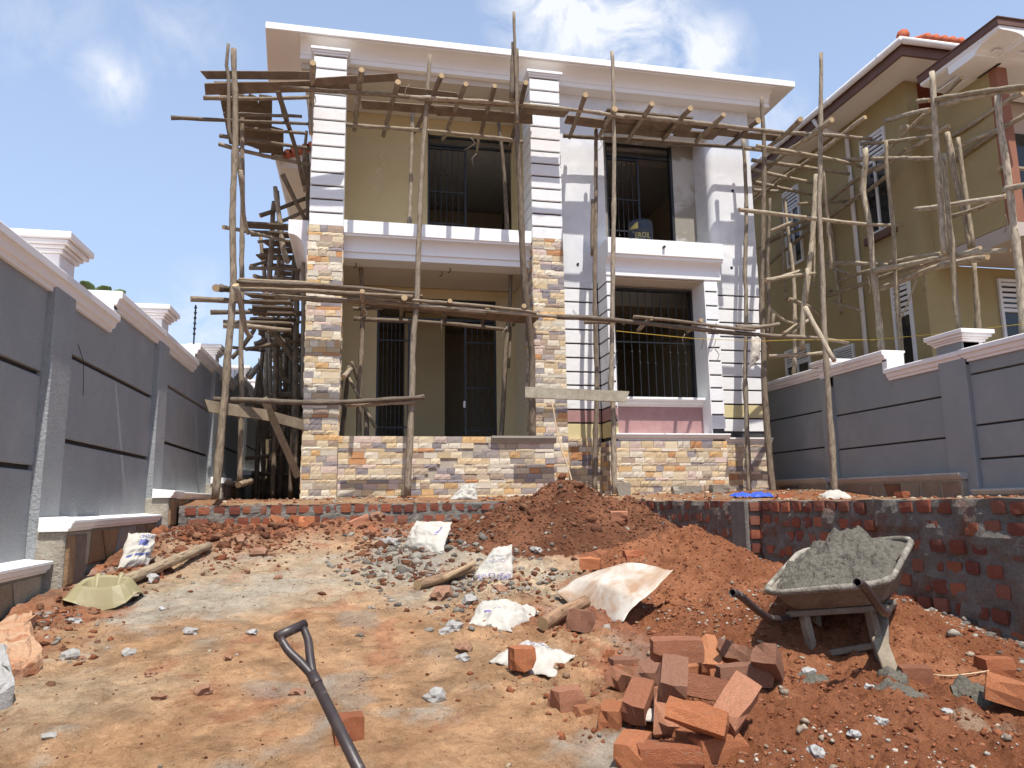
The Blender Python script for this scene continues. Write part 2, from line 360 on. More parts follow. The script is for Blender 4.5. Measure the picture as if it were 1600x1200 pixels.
def plank(parent, name, a, b, w, th, up=(0, 0, 1), tone=None, twist=0.0):
    """board from a to b, width w across, thickness th along up"""
    a, b = Vector(a), Vector(b); d = (b-a).normalized(); u = Vector(up); u = (u-d*u.dot(d)).normalized()
    if twist: u = Matrix.Rotation(twist, 3, d) @ u
    s_ = d.cross(u); v = []; f = []; n = 5; L = (b-a).length
    for i in range(n):
        p = a.lerp(b, i/(n-1))+u*(rnd.uniform(-.006, .006)); ww = w*(1+rnd.uniform(-.05, .05)); sk = 0
        if i in (0, n-1): sk = rnd.uniform(-.04, .04)
        for q, z in ((-.5, -.5), (.5, -.5), (.5, .5), (-.5, .5)):
            v.append(p+s_*(q*ww)+u*(z*th)+d*(sk*(1 if q > 0 else -1)))
    for i in range(n-1):
        for j in range(4):
            k = (j+1) % 4; f.append((i*4+j, i*4+k, i*4+4+k, i*4+4+j))
    f += [(3, 2, 1, 0), tuple(n*4-4+j for j in range(4))]
    o = obj(name, v, f, m_plank, parent); c = tone or rnd.choice(WOODC[:4]); k = rnd.uniform(.85, 1.1); o.color = (c[0]*k, c[1]*k, c[2]*k, 1)
    return o

# ------------------------------------------------------------------ ground
def xw(y): return 3.62+(9.0-y)*0.048          # left face of the side retaining wall
def gbase(x, y):
    x = np.asarray(x, float); y = np.asarray(y, float)
    b = -1.295+.115*y
    rub = sst(7.3, 8.8, y+.5*fbm(x, y, 1.1, 3))
    left = sst(-1.35, -1.95, x+.25*fbm(x, y, 1.7, 2))*sst(9, 5, y)
    z = b+.045*rub*(1+1.3*fbm(x, y, 2.2, 4))+.05*left*(1+1.5*fbm(x, y, 3, 4))
    z = z+.03*fbm(x, y, .55, 3)+.030*fbm(x, y, 2.6, 4)+.022*fbm(x, y, 7, 5, .6)
    z = z+.15*np.exp(-(((x+1.35)/.50)**2+((y-7.7)/.65)**2))*(1+.9*fbm(x, y, 2.6, 4))+.07*np.exp(-(((x+.1)/.6)**2+((y-8.2)/.35)**2))*(1+1.2*fbm(x, y, 2.6, 4))
    mess = np.clip(rub+left+sst(.35, 1.1, x+.4*fbm(x, y, .9, 3)+.10*(y-5)), 0, 1)
    z = z+mess*(.055*fbm(x, y, 5.5, 5, .62)+.018*fbm(x, y, 24, 2))
    return z
def heap_brown(x, y):
    x = np.asarray(x, float); y = np.asarray(y, float)
    d = np.sqrt(((x-2.46)/(1.12+.18*(x < 2.46)))**2+((y-8.25)/1.15)**2)+.16*fbm(x, y, 1.3, 3)
    h = .60*np.clip(1-d, 0, 1)**.95-.02
    h = np.maximum(h, .42*np.clip(1-np.sqrt(((x-3.0)/.75)**2+((y-8.0)/.8)**2)-.3*fbm(x, y, 2.2, 4), 0, 1)-.02); h = np.maximum(h, .30*np.clip(1-np.sqrt(((x-1.55)/1.0)**2+((y-7.9)/.8)**2)-.3*fbm(x, y, 2.0, 4), 0, 1)-.02)
    h2 = .22*np.exp(-(((x-1.75)/.75)**2+((y-7.3)/.5)**2))*(1+.8*fbm(x, y, 3, 3))
    h = np.maximum(h, h2-.05)
    return gbase(x, y)+h+np.clip(h*6, 0, 1)*(.045*fbm(x, y, 6, 5, .62)+.02*fbm(x, y, 24, 3))
def heap_red(x, y):
    x = np.asarray(x, float); y = np.asarray(y, float)
    w = .14*fbm(x, y, 1.1, 3)
    a = .44*np.clip(1-np.sqrt(((x-2.70)/.80)**2+((y-5.75)/1.25)**2)-w, 0, 1)
    b = .30*np.clip(1.1-np.sqrt(((x-2.75)/1.0)**2+((y-4.1)/1.15)**2)-w, 0, .8)
    c = .20*np.clip(1.15-np.sqrt(((x-2.25)/1.15)**2+((y-2.7)/.95)**2)-w, 0, .7)
    h = np.maximum(np.maximum(a, b), c)*1.0-.025
    return gbase(x, y)+h+np.clip(h*8, 0, 1)*(.030*fbm(x, y, 6.5, 5, .6)+.016*fbm(x, y, 27, 3, .6))
def gz(x, y):
    z = max(float(gbase(x, y)), float(heap_red(x, y)), float(heap_brown(x, y)))
    if y > 9.0 or x > xw(y): z = float(gter(x, y))
    return z
def gter(x, y):
    x = np.asarray(x, float); y = np.asarray(y, float)
    return -.035+.10*sst(9.1, 10.8, y)+.05*sst(3.4, 7, x)*sst(8.5, 11, y)+.022*fbm(x, y, 2.1, 4)+.012*fbm(x, y, 9, 3)
def gzv(x, y):
    z = np.maximum(np.maximum(gbase(x, y), heap_red(x, y)), heap_brown(x, y))
    return np.where((y > 9.0) | (x > xw(y)), gter(x, y), z)
def PG(u, v, h=0.0):
    d = Vector(ray(u, v)); t = 1.2
    while t < 14:
        p = d*t
        if p.z < gz(p.x, p.y)+h:
            lo, hi = t-.06, t
            for _ in range(9):
                mi_ = (lo+hi)/2; q = d*mi_
                if q.z < gz(q.x, q.y)+h: hi = mi_
                else: lo = mi_
            return d*hi
        t += .06
    return d*t
RED = np.array((.36, .145, .077)); BRN = np.array((.19, .075, .042)); PALE = np.array((.56, .425, .28)); GREY = np.array((.40, .365, .31)); TAN = np.array((.55, .325, .175))
def lerp3(a, b, t): return a*(1-t[..., None])+b*t[..., None]
def gcolor(x, y):
    n1_ = fbm(x, y, .8, 7, .62); n2_ = fbm(x+40, y, 1.7, 6, .62); n3_ = fbm(x, y+30, 3.6, 5, .62)
    c = lerp3(np.broadcast_to(PALE, x.shape+(3,)), np.broadcast_to(TAN, x.shape+(3,)), np.clip(.40+1.3*n1_+.55*sst(5.4, 3.0, y)+.25*sst(.4, 1.2, x), 0, 1))
    c = lerp3(c, np.broadcast_to(np.array((.56, .51, .42)), c.shape), sst(.10, .45, n2_)*sst(8.2, 5.5, y)*.8)
    red = np.clip(np.exp(-(((x+1.35)/.6)**2+((y-8.0)/.85)**2))+sst(1.0, 1.9, x+.9*n1_)+sst(7.5, 8.4, y+n1_)*.75+sst(-1.45, -1.85, x+.5*n2_)*.8+sst(.28, .5, n3_)*.6, 0, 1)
    c = lerp3(c, np.broadcast_to(RED, c.shape), red)
    c = c*(1+.30*n3_+.40*fbm(x+7, y+2, 9, 4, .65))[..., None]
    c = lerp3(c, np.broadcast_to(np.array((.55, .47, .36)), c.shape), .7*np.exp(-(((x+.35)/1.0)**2+((y-6.1)/1.3)**2))*np.clip(.6+1.6*n2_, 0, 1))
    grey = np.clip(1-np.sqrt(((x-.55)/.75)**2+((y-7.1)/1.0)**2)+.8*n2_, 0, 1)*.75+sst(.30, .46, fbm(x+9, y+3, 2.3, 3))*.5+.55*np.exp(-(((x-3.5)/.28)**2+((y-4.3)/.9)**2))
    return lerp3(c, np.broadcast_to(GREY, c.shape), np.clip(grey, 0, .8))
def grid(name, xs, ys, fz, fc, m, keep=None, parent=None):
    X, Yg = np.meshgrid(xs, ys); Z = fz(X, Yg); nx, ny = len(xs), len(ys)
    V = np.stack([X, Yg, Z], -1).reshape(-1, 3)
    i = np.arange((nx-1)*(ny-1)); r = i//(nx-1); q = i % (nx-1); a = r*nx+q
    Fq = np.stack([a, a+1, a+nx+1, a+nx], -1)
    if keep is not None:
        k = keep(X, Yg, Z).reshape(-1); Fq = Fq[k[Fq].any(1)]
        used = np.unique(Fq); rem = np.zeros(len(V), int); rem[used] = np.arange(len(used)); Fq = rem[Fq]; V = V[used]
    me = bpy.data.meshes.new(name); me.vertices.add(len(V)); me.vertices.foreach_set('co', V.astype(np.float32).ravel())
    me.loops.add(len(Fq)*4); me.polygons.add(len(Fq)); me.loops.foreach_set('vertex_index', Fq.astype(np.int32).ravel())
    me.polygons.foreach_set('loop_start', np.arange(0, len(Fq)*4, 4, dtype=np.int32)); me.update(calc_edges=True)
    me.polygons.foreach_set('use_smooth', np.ones(len(Fq), bool))
    C = np.concatenate([fc(V[:, 0], V[:, 1]), np.ones((len(V), 1))], 1)
    at = me.color_attributes.new('Col', 'FLOAT_COLOR', 'POINT'); at.data.foreach_set('color', C.astype(np.float32).ravel())
    return link(name, me, parent, None, (m,))
o = grid('ground', np.arange(-2.08, 4.4, .024), np.arange(1.4, 9.12, .024), gbase, gcolor, m_soil, keep=lambda X, Y_, Z: X < xw(Y_)+.15)
tag(o, kind='structure')
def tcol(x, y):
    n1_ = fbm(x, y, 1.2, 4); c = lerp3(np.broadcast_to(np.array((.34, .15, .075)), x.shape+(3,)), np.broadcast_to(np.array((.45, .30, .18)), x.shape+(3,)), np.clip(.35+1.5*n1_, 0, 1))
    return lerp3(c, np.broadcast_to(np.array((.16, .085, .05)), c.shape), sst(11.2, 12.2, y)*sst(-.6, -.9, x))  # soil darkened along the left passage in place of its shade
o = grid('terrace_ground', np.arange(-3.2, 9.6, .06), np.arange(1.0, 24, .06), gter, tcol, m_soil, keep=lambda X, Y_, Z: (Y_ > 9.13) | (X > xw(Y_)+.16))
tag(o, kind='structure')
def far(x, y): return np.full(x.shape, -1.75)-.02*np.hypot(x, y)**.5
o = grid('far_ground', np.linspace(-600, 600, 60), np.linspace(-600, 600, 60), far, lambda x, y: np.broadcast_to(np.array((.30, .18, .10)), x.shape+(3,)), m_soil)
tag(o, kind='structure')
def nbr(x, y): return .02+.03*fbm(x, y, .8, 3)
o = grid('neighbour_yard', np.arange(7.7, 24, .4), np.arange(0, 26, .4), nbr, lambda x, y: np.broadcast_to(np.array((.30, .24, .18)), x.shape+(3,)), m_soil); tag(o, kind='structure')
def strip(x, y): return -1.30+.115*np.minimum(y, 9)+.02*fbm(x, y, 2, 3)
o = grid('entrance_ground', np.arange(-2.3, 4.6, .08), np.arange(-6, 1.5, .08), strip, gcolor, m_soil); tag(o, kind='structure')

# soil heaps: the dark brown one against the terrace wall, the red one under the barrow
def hcol(c0, c1, s):
    return lambda x, y: lerp3(np.broadcast_to(np.array(c0), x.shape+(3,)), np.broadcast_to(np.array(c1), x.shape+(3,)), np.clip(.4+1.4*fbm(x, y, s, 5, .6), 0, 1))
o = grid('soil_heap', np.arange(.4, 4.0, .02), np.arange(6.3, 9.55, .02), heap_brown, hcol((.18, .078, .043), (.30, .132, .072), 2.2), m_soil, keep=lambda X, Y_, Z: (Z > gbase(X, Y_)+.0) & (X < xw(Y_)+.3))
tag(o, 'tall dark brown soil heap piled against the brick terrace edge', 'soil heap')
def redc(x, y):
    c = hcol((.31, .12, .058), (.46, .195, .098), 2.0)(x, y)
    w = sst(.22, .42, fbm(x+3, y+8, 3.1, 4))*.55*sst(3.9, 3.0, y)
    return lerp3(c, np.broadcast_to(np.array((.52, .40, .28)), c.shape), w)
o = grid('soil_heap', np.arange(1.2, 4.0, .018), np.arange(1.4, 7.2, .018), heap_red, redc, m_soil, keep=lambda X, Y_, Z: (Z > gbase(X, Y_)+.0) & (X < xw(Y_)+.02))
tag(o, 'long orange red soil heap under the wheelbarrow, running to the bottom right', 'soil heap')

# ------------------------------------------------------------------ shared rough pieces
def rock_mesh(name, sub, seed, jit=.25, sq=(1, 1, 1)):
    import bmesh
    bm = bmesh.new(); bmesh.ops.create_icosphere(bm, subdivisions=sub, radius=.5); r = random.Random(seed)
    ofs = r.random()*50
    for v in bm.verts:
        k = 1+jit*(2*float(vnoise(np.array(v.co.x*2.3+ofs), np.array(v.co.y*2.3+v.co.z*1.7+ofs))))+r.uniform(-jit, jit)*.95
        v.co = Vector((v.co.x*sq[0], v.co.y*sq[1], v.co.z*sq[2]))*k
    V = np.array([tuple(v.co) for v in bm.verts]); Fc = np.array([[q.index for q in f.verts] for f in bm.faces]); bm.free()
    return V, Fc
ROCK1 = [rock_mesh('r', 1, s, .42, (1, rnd.uniform(.7, 1), rnd.uniform(.5, .8))) for s in range(10)]
ROCK2 = [rock_mesh('r', 2, s, .34, (1, rnd.uniform(.7, 1), rnd.uniform(.5, .8))) for s in range(8)]
def euler_m(a, b, c): return np.array(Matrix.Rotation(a, 3, 'X') @ Matrix.Rotation(b, 3, 'Y') @ Matrix.Rotation(c, 3, 'Z'))
def scatter(name, items, m, parent=None, lib=ROCK1):
    """items: (x, y, z, size, (r,g,b)) -> one joined mesh of clods"""
    Vs, Fs, Cs, n = [], [], [], 0
    for x, y, z, s, c in items:
        V, Fc = lib[rnd.randrange(len(lib))]
        Q = V @ euler_m(rnd.uniform(-.4, .4), rnd.uniform(-.4, .4), rnd.random()*6.3).T*s+np.array((x, y, z))
        Vs.append(Q); Fs.append(Fc+n); n += len(V); k = rnd.uniform(.75, 1.2); Cs.append(np.tile((c[0]*k, c[1]*k, c[2]*k, 1), (len(V), 1)))
    V = np.concatenate(Vs); Fc = np.concatenate(Fs); C = np.concatenate(Cs)
    me = bpy.data.meshes.new(name); me.vertices.add(len(V)); me.vertices.foreach_set('co', V.astype(np.float32).ravel())
    me.loops.add(len(Fc)*3); me.polygons.add(len(Fc)); me.loops.foreach_set('vertex_index', Fc.astype(np.int32).ravel())
    me.polygons.foreach_set('loop_start', np.arange(0, len(Fc)*3, 3, dtype=np.int32)); me.update(calc_edges=True)
    at = me.color_attributes.new('Col', 'FLOAT_COLOR', 'POINT'); at.data.foreach_set('color', C.astype(np.float32).ravel())
    return link(name, me, parent, None, (m,))

def tile_mesh(name, seed, rough=.35):
    """unit split-stone face: x,z in -.5..+.5, front at y=0 (rough), back at y=1"""
    r = random.Random(seed); nx, nz = 5, 3; v = []; f = []
    for j in range(nz):
        for i in range(nx):
            e = i in (0, nx-1) or j in (0, nz-1)
            v.append((i/(nx-1)-.5, (.16 if e else 0)+r.uniform(-rough, rough)*(.2 if e else .6), j/(nz-1)-.5))
    for j in range(nz-1):
        for i in range(nx-1): f.append((j*nx+i, j*nx+i+1, (j+1)*nx+i+1, (j+1)*nx+i))
    b = [(i) for i in range(nx)]+[nx*(j+1)+nx-1 for j in range(nz-1)]+[(nz-1)*nx+i for i in range(nx-2, -1, -1)]+[nx*j for j in range(nz-2, 0, -1)]
    n0 = len(v); v += [(v[i][0], 1.0, v[i][2]) for i in b]; m = len(b)
    for i in range(m): f.append((b[(i+1) % m], b[i], n0+i, n0+(i+1) % m))
    me = bpy.data.meshes.new(name); me.from_pydata(v, [], f); me.materials.append(m_tile)
    return me, np.array(v), f
TILES = [tile_mesh('stone_tile', s) for s in range(8)]
STONEC = [((.78, .65, .45), 5), ((.74, .57, .35), 4), ((.72, .46, .22), 1.8), ((.62, .32, .15), .9), ((.335, .295, .295), 2.3), ((.43, .37, .335), 2.0), ((.48, .36, .27), 1.8), ((.82, .73, .58), 5), ((.62, .51, .37), 2.5), ((.74, .58, .49), 2.0)]
def stone_col():
    t = rnd.random()*sum(w for _, w in STONEC)
    for c, w in STONEC:
        t -= w
        if t <= 0: break
    k = rnd.uniform(.85, 1.12); return (c[0]*k, c[1]*k, c[2]*k, 1)
TILE_JOBS = []
def clad(face, a0, a1, z0, z1, plane, sign=-1, lo=.11, hi=.25, skip=None, hs=(.09, .09, .05, .085, .095, .055)):
    """record stone courses. face 'y': tiles span x in a0..a1 on plane Y; face 'x': span y on plane X"""
    z = z0; k = rnd.randrange(6)
    while z < z1-.02:
        h = min(hs[k % len(hs)]*rnd.uniform(.93, 1.07), z1-z); k += 1
        if z1-z-h < .035: h = z1-z
        a = a0; first = True
        while a < a1-.005:
            L = rnd.uniform(lo, hi)*(1.0 if h > .06 else 1.25)
            if first: L *= rnd.uniform(.45, 1); first = False
            if a1-a-L < .07: L = a1-a
            if not (skip and skip(a+L/2, z+h/2)): TILE_JOBS.append((face, plane, sign, a+L/2, z+h/2, L-.004, h-.0035, rnd.uniform(.016, .030)))
            a += L
        z += h
# ------------------------------------------------------------------ the new house
H = thing('house', 'unfinished two storey white house with stone clad pillars behind the pole scaffold', 'house', (3.0, 11.45, .1))
WY, BY, PX0, PX1, QX0, QX1 = 11.45, 11.0, -.79, -.285, 2.68, 3.19
XR = 6.90
ZST = 4.17      # top of stone on the pillars
def part(mb, name, m, parent=H, smooth=False, bevel=0): return mb.build(name, m, parent, None, smooth, bevel)
# pillars: core, stacked plaster blocks above, moulded cap, stone below
ZCAP = 7.10
def make_pillar(x0, x1, y0, y1):
    p = part(MB().box(x0+.02, x1-.02, y0+.03, y1, .0, ZCAP-.02), 'pillar', m_grooved)
    n = 13; hh = (ZCAP-.12-ZST)/n
    for i in range(n):
        z0 = ZST+.004+i*hh
        part(MB().box(x0, x1, y0, y1-.004, z0, z0+hh-.030), 'plaster_block', m_block, p, bevel=.006)
    mb = MB()
    for k, (e, z0, z1) in enumerate(((.012, -.12, -.085), (.03, -.085, -.05), (.05, -.05, -.002))): mb.box(x0-e, x1+e, y0-e, y1-.004, ZCAP+z0+.002, ZCAP+z1)
    part(mb, 'pillar_cap', m_trim, p, bevel=.004)
    part(MB().box(x0+.012, x1-.012, y0+.012, y1-.002, .0, ZST), 'pillar_shaft', m_joint, p)
    return p
make_pillar(PX0, PX1, BY, 11.52)
make_pillar(QX0, QX1, BY, 11.58)
clad('y', PX0, PX1, .06, ZST, BY+.012); clad('y', QX0, QX1, .06, ZST, BY+.012)
clad('x', BY, 11.52, .06, ZST, PX1-.012, 1); clad('x', BY, 11.58, .95, ZST, QX0+.012, -1); clad('x', BY, 11.4, .06, ZST, PX0+.012, -1)
# main walls (boxes butted, openings left free)
wal = MB()
wal.box(PX0+.065, -.35, 11.53, 12.0, .0, 6.65)                              # left return behind pillar
wal.box(PX0+.065, -.55, 12.0, 19.5, .0, 6.65)
wal.box(XR-.22, XR, 12.95, 19.5, .0, 6.65); wal.box(-.55, XR-.22, 19.3, 19.5, .0, 6.65)
part(wal, 'wall', m_cream)
bw = MB()                                                                # loggia back wall, upper
UY = 12.55; ux0, ux1 = atY(668, 300, UY).x, atY(801, 300, UY).x; uzt = atY(735, 214, UY).z
bw.box(-.55, ux0, UY, UY+.15, 3.99, 6.92); bw.box(ux1, QX0+.6, UY, UY+.15, 3.99, 6.92); bw.box(ux0, ux1, UY, UY+.15, uzt, 6.92); bw.box(QX0+.03, QX0+.2, 11.585, UY, 3.99, 6.92)
part(bw, 'wall', m_ochre)
LY = 12.65
lx0, lx1 = atY(588, 580, LY).x, atY(776, 580, LY).x; lzt = atY(690, 467, LY).z
bl = MB(); bl.box(-.55, lx0, LY, LY+.2, .0, 3.74); bl.box(lx1, QX1+.0, LY, LY+.2, .0, 3.74); bl.box(lx0, lx1, LY, LY+.2, lzt, 3.74)
part(bl, 'wall', m_ochre)
part(MB().box(QX0+.05, QX0+.3, 11.59, LY, .0, 3.74), 'wall', m_cream)
part(MB().box(-.35, QX0+.05, 11.0, LY, .0, .32), 'porch_floor', m_conc)
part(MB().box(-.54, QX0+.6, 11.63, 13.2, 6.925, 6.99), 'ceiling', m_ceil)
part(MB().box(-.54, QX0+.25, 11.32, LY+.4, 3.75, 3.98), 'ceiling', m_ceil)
# rooms behind the openings
rm = MB()
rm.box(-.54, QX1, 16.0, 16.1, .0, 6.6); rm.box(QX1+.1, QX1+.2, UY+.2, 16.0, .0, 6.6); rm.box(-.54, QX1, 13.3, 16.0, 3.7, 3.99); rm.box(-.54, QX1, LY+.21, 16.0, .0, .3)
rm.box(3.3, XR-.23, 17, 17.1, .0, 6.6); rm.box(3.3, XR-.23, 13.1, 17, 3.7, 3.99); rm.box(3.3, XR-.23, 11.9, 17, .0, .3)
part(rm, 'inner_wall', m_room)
part(MB().box(atY(632, 580, 14.2).x, atY(695, 580, 14.2).x, 14.2, 14.3, .31, 3.69), 'inner_wall', m_ochre)
part(MB().box(PX0+.05, XR, 13.2, 19.5, 6.66, 6.9), 'roof_slab', m_conc)
# bay wall planes
uL, uR = atY(945, 300, WY).x, atY(1108, 300, WY).x; uTop = 6.42; uBk = 12.0
bx0, bx1 = 3.905, 5.863; wx0, wx1 = 4.02, 5.634
pr = MB()
pr.box(QX1, uL, WY, WY+.22, 3.62, 7.16); pr.box(uR+.13, XR, WY, WY+.22, 3.62, 7.16); pr.box(uL, uR+.13, WY, WY+.22, uTop, 7.16)
pr.box(uL-.2, uL, WY+.22, uBk, 4.0, 6.6); pr.box(XR-.22, XR, WY+.22, 12.95, .0, 7.0)
for k in range(6):                                                        # rounded corner of the right jamb
    a = math.pi/2*k/6; b = math.pi/2*(k+1)/6
    pr.add([(uR+.13-.13*math.sin(a), WY+.13-.13*math.cos(a), 3.62), (uR+.13-.13*math.sin(b), WY+.13-.13*math.cos(b), 3.62), (uR+.13-.13*math.sin(b), WY+.13-.13*math.cos(b), uTop), (uR+.13-.13*math.sin(a), WY+.13-.13*math.cos(a), uTop)], [(0, 1, 2, 3)])
pr.box(uR, uR+.22, WY+.13, uBk, 4.0, uTop+.3)
part(pr, 'wall', m_primer)
pr2 = MB(); dx0, dx1 = atY(948, 300, uBk).x, atY(1052, 300, uBk).x; dzt = atY(1000, 226, uBk).z
pr2.box(uL+.002, dx0, uBk, uBk+.2, 4.0, 6.6); pr2.box(dx1, uR+.22, uBk, uBk+.2, 4.0, 6.6); pr2.box(dx0, dx1, uBk, uBk+.2, dzt, 6.6); pr2.box(uL, uR, WY+.22, uBk, uTop+.1, uTop+.25)
part(pr2, 'wall', mat('raw_plaster', (.27, .245, .20), (.33, .30, .26), 2, .9, .5, 40, .008, stain=(.50, .49, .46), sscale=.9, sthr=(.5, .56)))
part(MB().box(uL-.0, uR, 11.46, uBk, 3.86, 4.08), 'balcony_floor', m_conc)
# plaster courses of the bay (grooved), two painted pink and yellow
core = MB(); core.box(QX1+.01, bx0, WY+.02, WY+.2, .0, 3.62); core.box(bx1, XR-.02, WY+.02, WY+.2, .0, 3.62)
core.box(bx0+.015, wx0-.004, BY+.02, WY+.25, .0, 3.60); core.box(wx1+.004, bx1-.015, BY+.02, WY+.25, .0, 3.60); core.box(wx0-.004, wx1+.004, 11.34, WY+.2, .0, 1.50); core.box(wx0-.004, wx1+.004, BY+.05, WY+.25, 3.605, 3.9)
part(core, 'wall', m_grooved)
zs = [atY(905, v, WY).z for v in (451, 472, 493.5, 515, 537, 559, 581, 602, 622, 640, 661, 687)]
zs = [3.62]+zs; G2 = .014
for i in range(len(zs)-1):
    zt, zb = zs[i]-G2*(i > 0), zs[i+1]+G2
    m = m_primer if i == 0 else (m_pink if i == 10 else (m_yel if i == 11 else m_block))
    mb = MB(); mb.box(QX1+.002, bx0-.012, WY, WY+.05, zb, zt)
    part(mb, 'plaster_course', m, bevel=.005)
    mb = MB(); mb.box(bx0, wx0, BY, WY-.0, zb-.0, zt-.0)
    part(mb, 'plaster_course', m_white if i == 0 else m, bevel=.005)
zr = [3.62]+[atY(1115, v, BY).z for v in (456, 478, 500, 521, 543, 564, 586, 606, 627, 648, 671)]
for i in range(len(zr)-1): part(MB().box(wx1, bx1, BY, WY+.0, zr[i+1]+G2, zr[i]-G2*(i > 0)), 'plaster_course', m_white if i == 0 else m_block, bevel=.005)
zr = [3.62]+[atY(1160, v, WY).z for v in (463, 484, 505, 527, 548, 568, 589, 610, 632, 654, 675)]
for i in range(len(zr)-1): part(MB().box(bx1+.004, XR, WY, WY+.06, zr[i+1]+G2, zr[i]-G2*(i > 0)), 'plaster_course', m_yel if i == 9 else (m_primer if i == 0 else m_block), bevel=.005)
# reveal, pink panel, sill, plinth
part(MB().box(wx0-.003, wx0+.012, BY+.03, WY+.1, 1.02, 3.60), 'window_reveal', m_white)
part(MB().box(wx1-.012, wx1+.003, BY+.004, WY+.1, .98, 3.60), 'window_reveal', m_white)
part(MB().box(wx0+.012, wx1-.012, 11.30, 11.345, 1.02, 1.50), 'panel', m_pink)
part(MB().box(wx0+.01, wx1-.012, BY+.05, WY+.2, 3.592, 3.604), 'window_soffit', m_ceil)
mb = MB(); mb.extr([(11.50, 1.50), (11.26, 1.50), (11.26, 1.535), (11.21, 1.535), (11.19, 1.56), (11.19, 1.585), (11.14, 1.60), (11.14, 1.64), (11.50, 1.65)], 'x', wx0+.012, wx1-.01); part(mb, 'window_sill', m_white, bevel=.004)
pl = [(.30, -.11), (.02, -.11), (.02, -.085), (-.01, -.075), (-.03, -.045), (-.03, -.03), (-.055, -.025), (-.055, .0), (.30, .012)]
mb = MB(); mb.extr([(BY-.0+p, 1.03+q) for p, q in pl], 'x', bx0+.03, bx1+.06); mb.extr([(WY-.02+p, 1.005+q) for p, q in pl], 'x', bx1+.062, XR+.04); part(mb, 'plinth_cornice', m_white, bevel=.004)
mb = MB(); mb.box(bx0-.02, bx1, BY+.01, WY+.02, .0, .915); mb.box(bx1+.002, XR, WY-.02, WY+.15, .0, .89); mb.box(QX1+.002, bx0-.022, WY-.01, WY+.019, .0, zs[-1]-.004); part(mb, 'plinth', m_joint)
clad('y', bx0-.02, bx1, .06, .915, BY+.01); clad('y', bx1+.03, XR, .06, .89, WY-.02); clad('y', QX1+.01, bx0-.04, .08, 1.0, WY-.01)
clad('x', BY+.02, WY, .06, .915, bx0-.02, -1)
# bay balcony box over the window
def cove(y0, z0, dy, dz, n=7): return [(y0+dy*math.sin(math.pi/2*i/n), z0-dz*(1-math.cos(math.pi/2*i/n))) for i in range(n+1)]
fb = 10.85
prof = [(WY, 4.20), (fb, 4.21), (fb, 3.945), (fb+.03, 3.935), (fb+.03, 3.90)]+[(fb+.04+.13*math.sin(a), 3.74+.15*math.cos(a)) for a in [i*math.pi/14 for i in range(8)]]+[(fb+.155, 3.735), (fb+.155, 3.715), (fb+.135, 3.71), (fb+.135, 3.615), (WY, 3.615)]
mb = MB(); mb.extr(prof, 'x', 3.90, 5.93); part(mb, 'balcony_parapet', m_trim, bevel=.004)
mb = MB(); mb.tube([(4.86, 10.80, 4.085), (4.86, 11.0, 4.085)], .022, 10); part(mb, 'drain_pipe', m_dark)
# loggia balcony beam with cove
fl = 11.03
prof = [(UY, 4.0), (11.25, 4.0), (11.25, 4.29), (fl, 4.295), (fl, 4.09), (fl+.02, 4.08), (fl+.02, 4.055)]+[(fl+.03+.13*math.sin(a), 3.87+.18*math.cos(a)) for a in [i*math.pi/14 for i in range(8)]]+[(fl+.155, 3.865), (fl+.155, 3.845), (fl+.185, 3.84), (fl+.185, 3.745), (11.6, 3.745), (11.6, 3.985), (UY, 3.985)]
mb = MB(); mb.extr(prof, 'x', PX1+.002, QX0-.002); part(mb, 'balcony_beam', m_trim, bevel=.004)
# side ledge that returns along the left flank
prof = [(PX0-.02, 4.28), (PX0-.31, 4.28), (PX0-.31, 4.06), (PX0-.285, 4.05)]+[(PX0-.27+.22*math.sin(a), 3.72+.33*math.cos(a)) for a in [i*math.pi/14 for i in range(8)]]+[(PX0-.02, 3.60)]
mb = MB(); mb.extr(prof, 'y', 11.12, 16.5); part(mb, 'side_ledge', m_trim2, bevel=.004)
part(MB().box(PX0+.0, PX0+.06, 11.53, 19.4, .0, 6.65), 'flank_wall', m_cream)
# porch parapet with stone face and moulded ledge
part(MB().box(PX1+.002, QX0+.25, 10.912, 11.10, .0, .962), 'porch_wall', m_joint)
miss = [atY(u, v, 10.9) for u, v in ((757, 693), (733, 707), (701, 725), (676, 741))]
clad('y', PX1+.004, QX0+.25, .05, .962, 10.912, skip=lambda a, z: any(abs(a-q.x) < .11 and abs(z-q.z) < .05 for q in miss))
l0 = atY(768, 683, 10.85).x
mb = MB(); mb.extr([(11.12, .862), (10.87, .862), (10.86, .89), (10.84, .90), (10.84, .925), (10.81, .935), (10.81, .968), (11.12, .974)], 'x', l0, QX0+.28); part(mb, 'ledge', mat('grey_ledge', (.30, .275, .23), (.36, .33, .28), 5, .8, .2, 50, .004))
# top cornice: fascia slab with flat soffit, cove and band
cf, cx0, cx1 = 10.95, -1.53, 7.60
mb = MB()
zt, zb = 7.415, 7.30
mb.add([(cx0, cf, zb), (cx1, cf, zb), (cx1, 12.5, zb), (-1.66, 12.5, zb), (cx0, cf, zt), (cx1, cf, zt), (cx1, 12.5, zt), (-1.66, 12.5, zt)], [(0, 3, 2, 1), (4, 5, 6, 7), (0, 1, 5, 4), (1, 2, 6, 5), (2, 3, 7, 6), (3, 0, 4, 7)])
part(mb, 'cornice_slab', m_trim, bevel=.008)
prof = [(11.6, zb-.003), (cf+.03, zb-.003), (cf+.03, zb-.02)]+[(cf+.05+.22*math.sin(a), zb-.19+.165*math.cos(a)) for a in [i*math.pi/18 for i in range(10)]]+[(cf+.285, zb-.20), (cf+.285, zb-.225), (cf+.26, zb-.232), (cf+.26, zb-.29), (cf+.34, zb-.30), (11.6, zb-.30)]
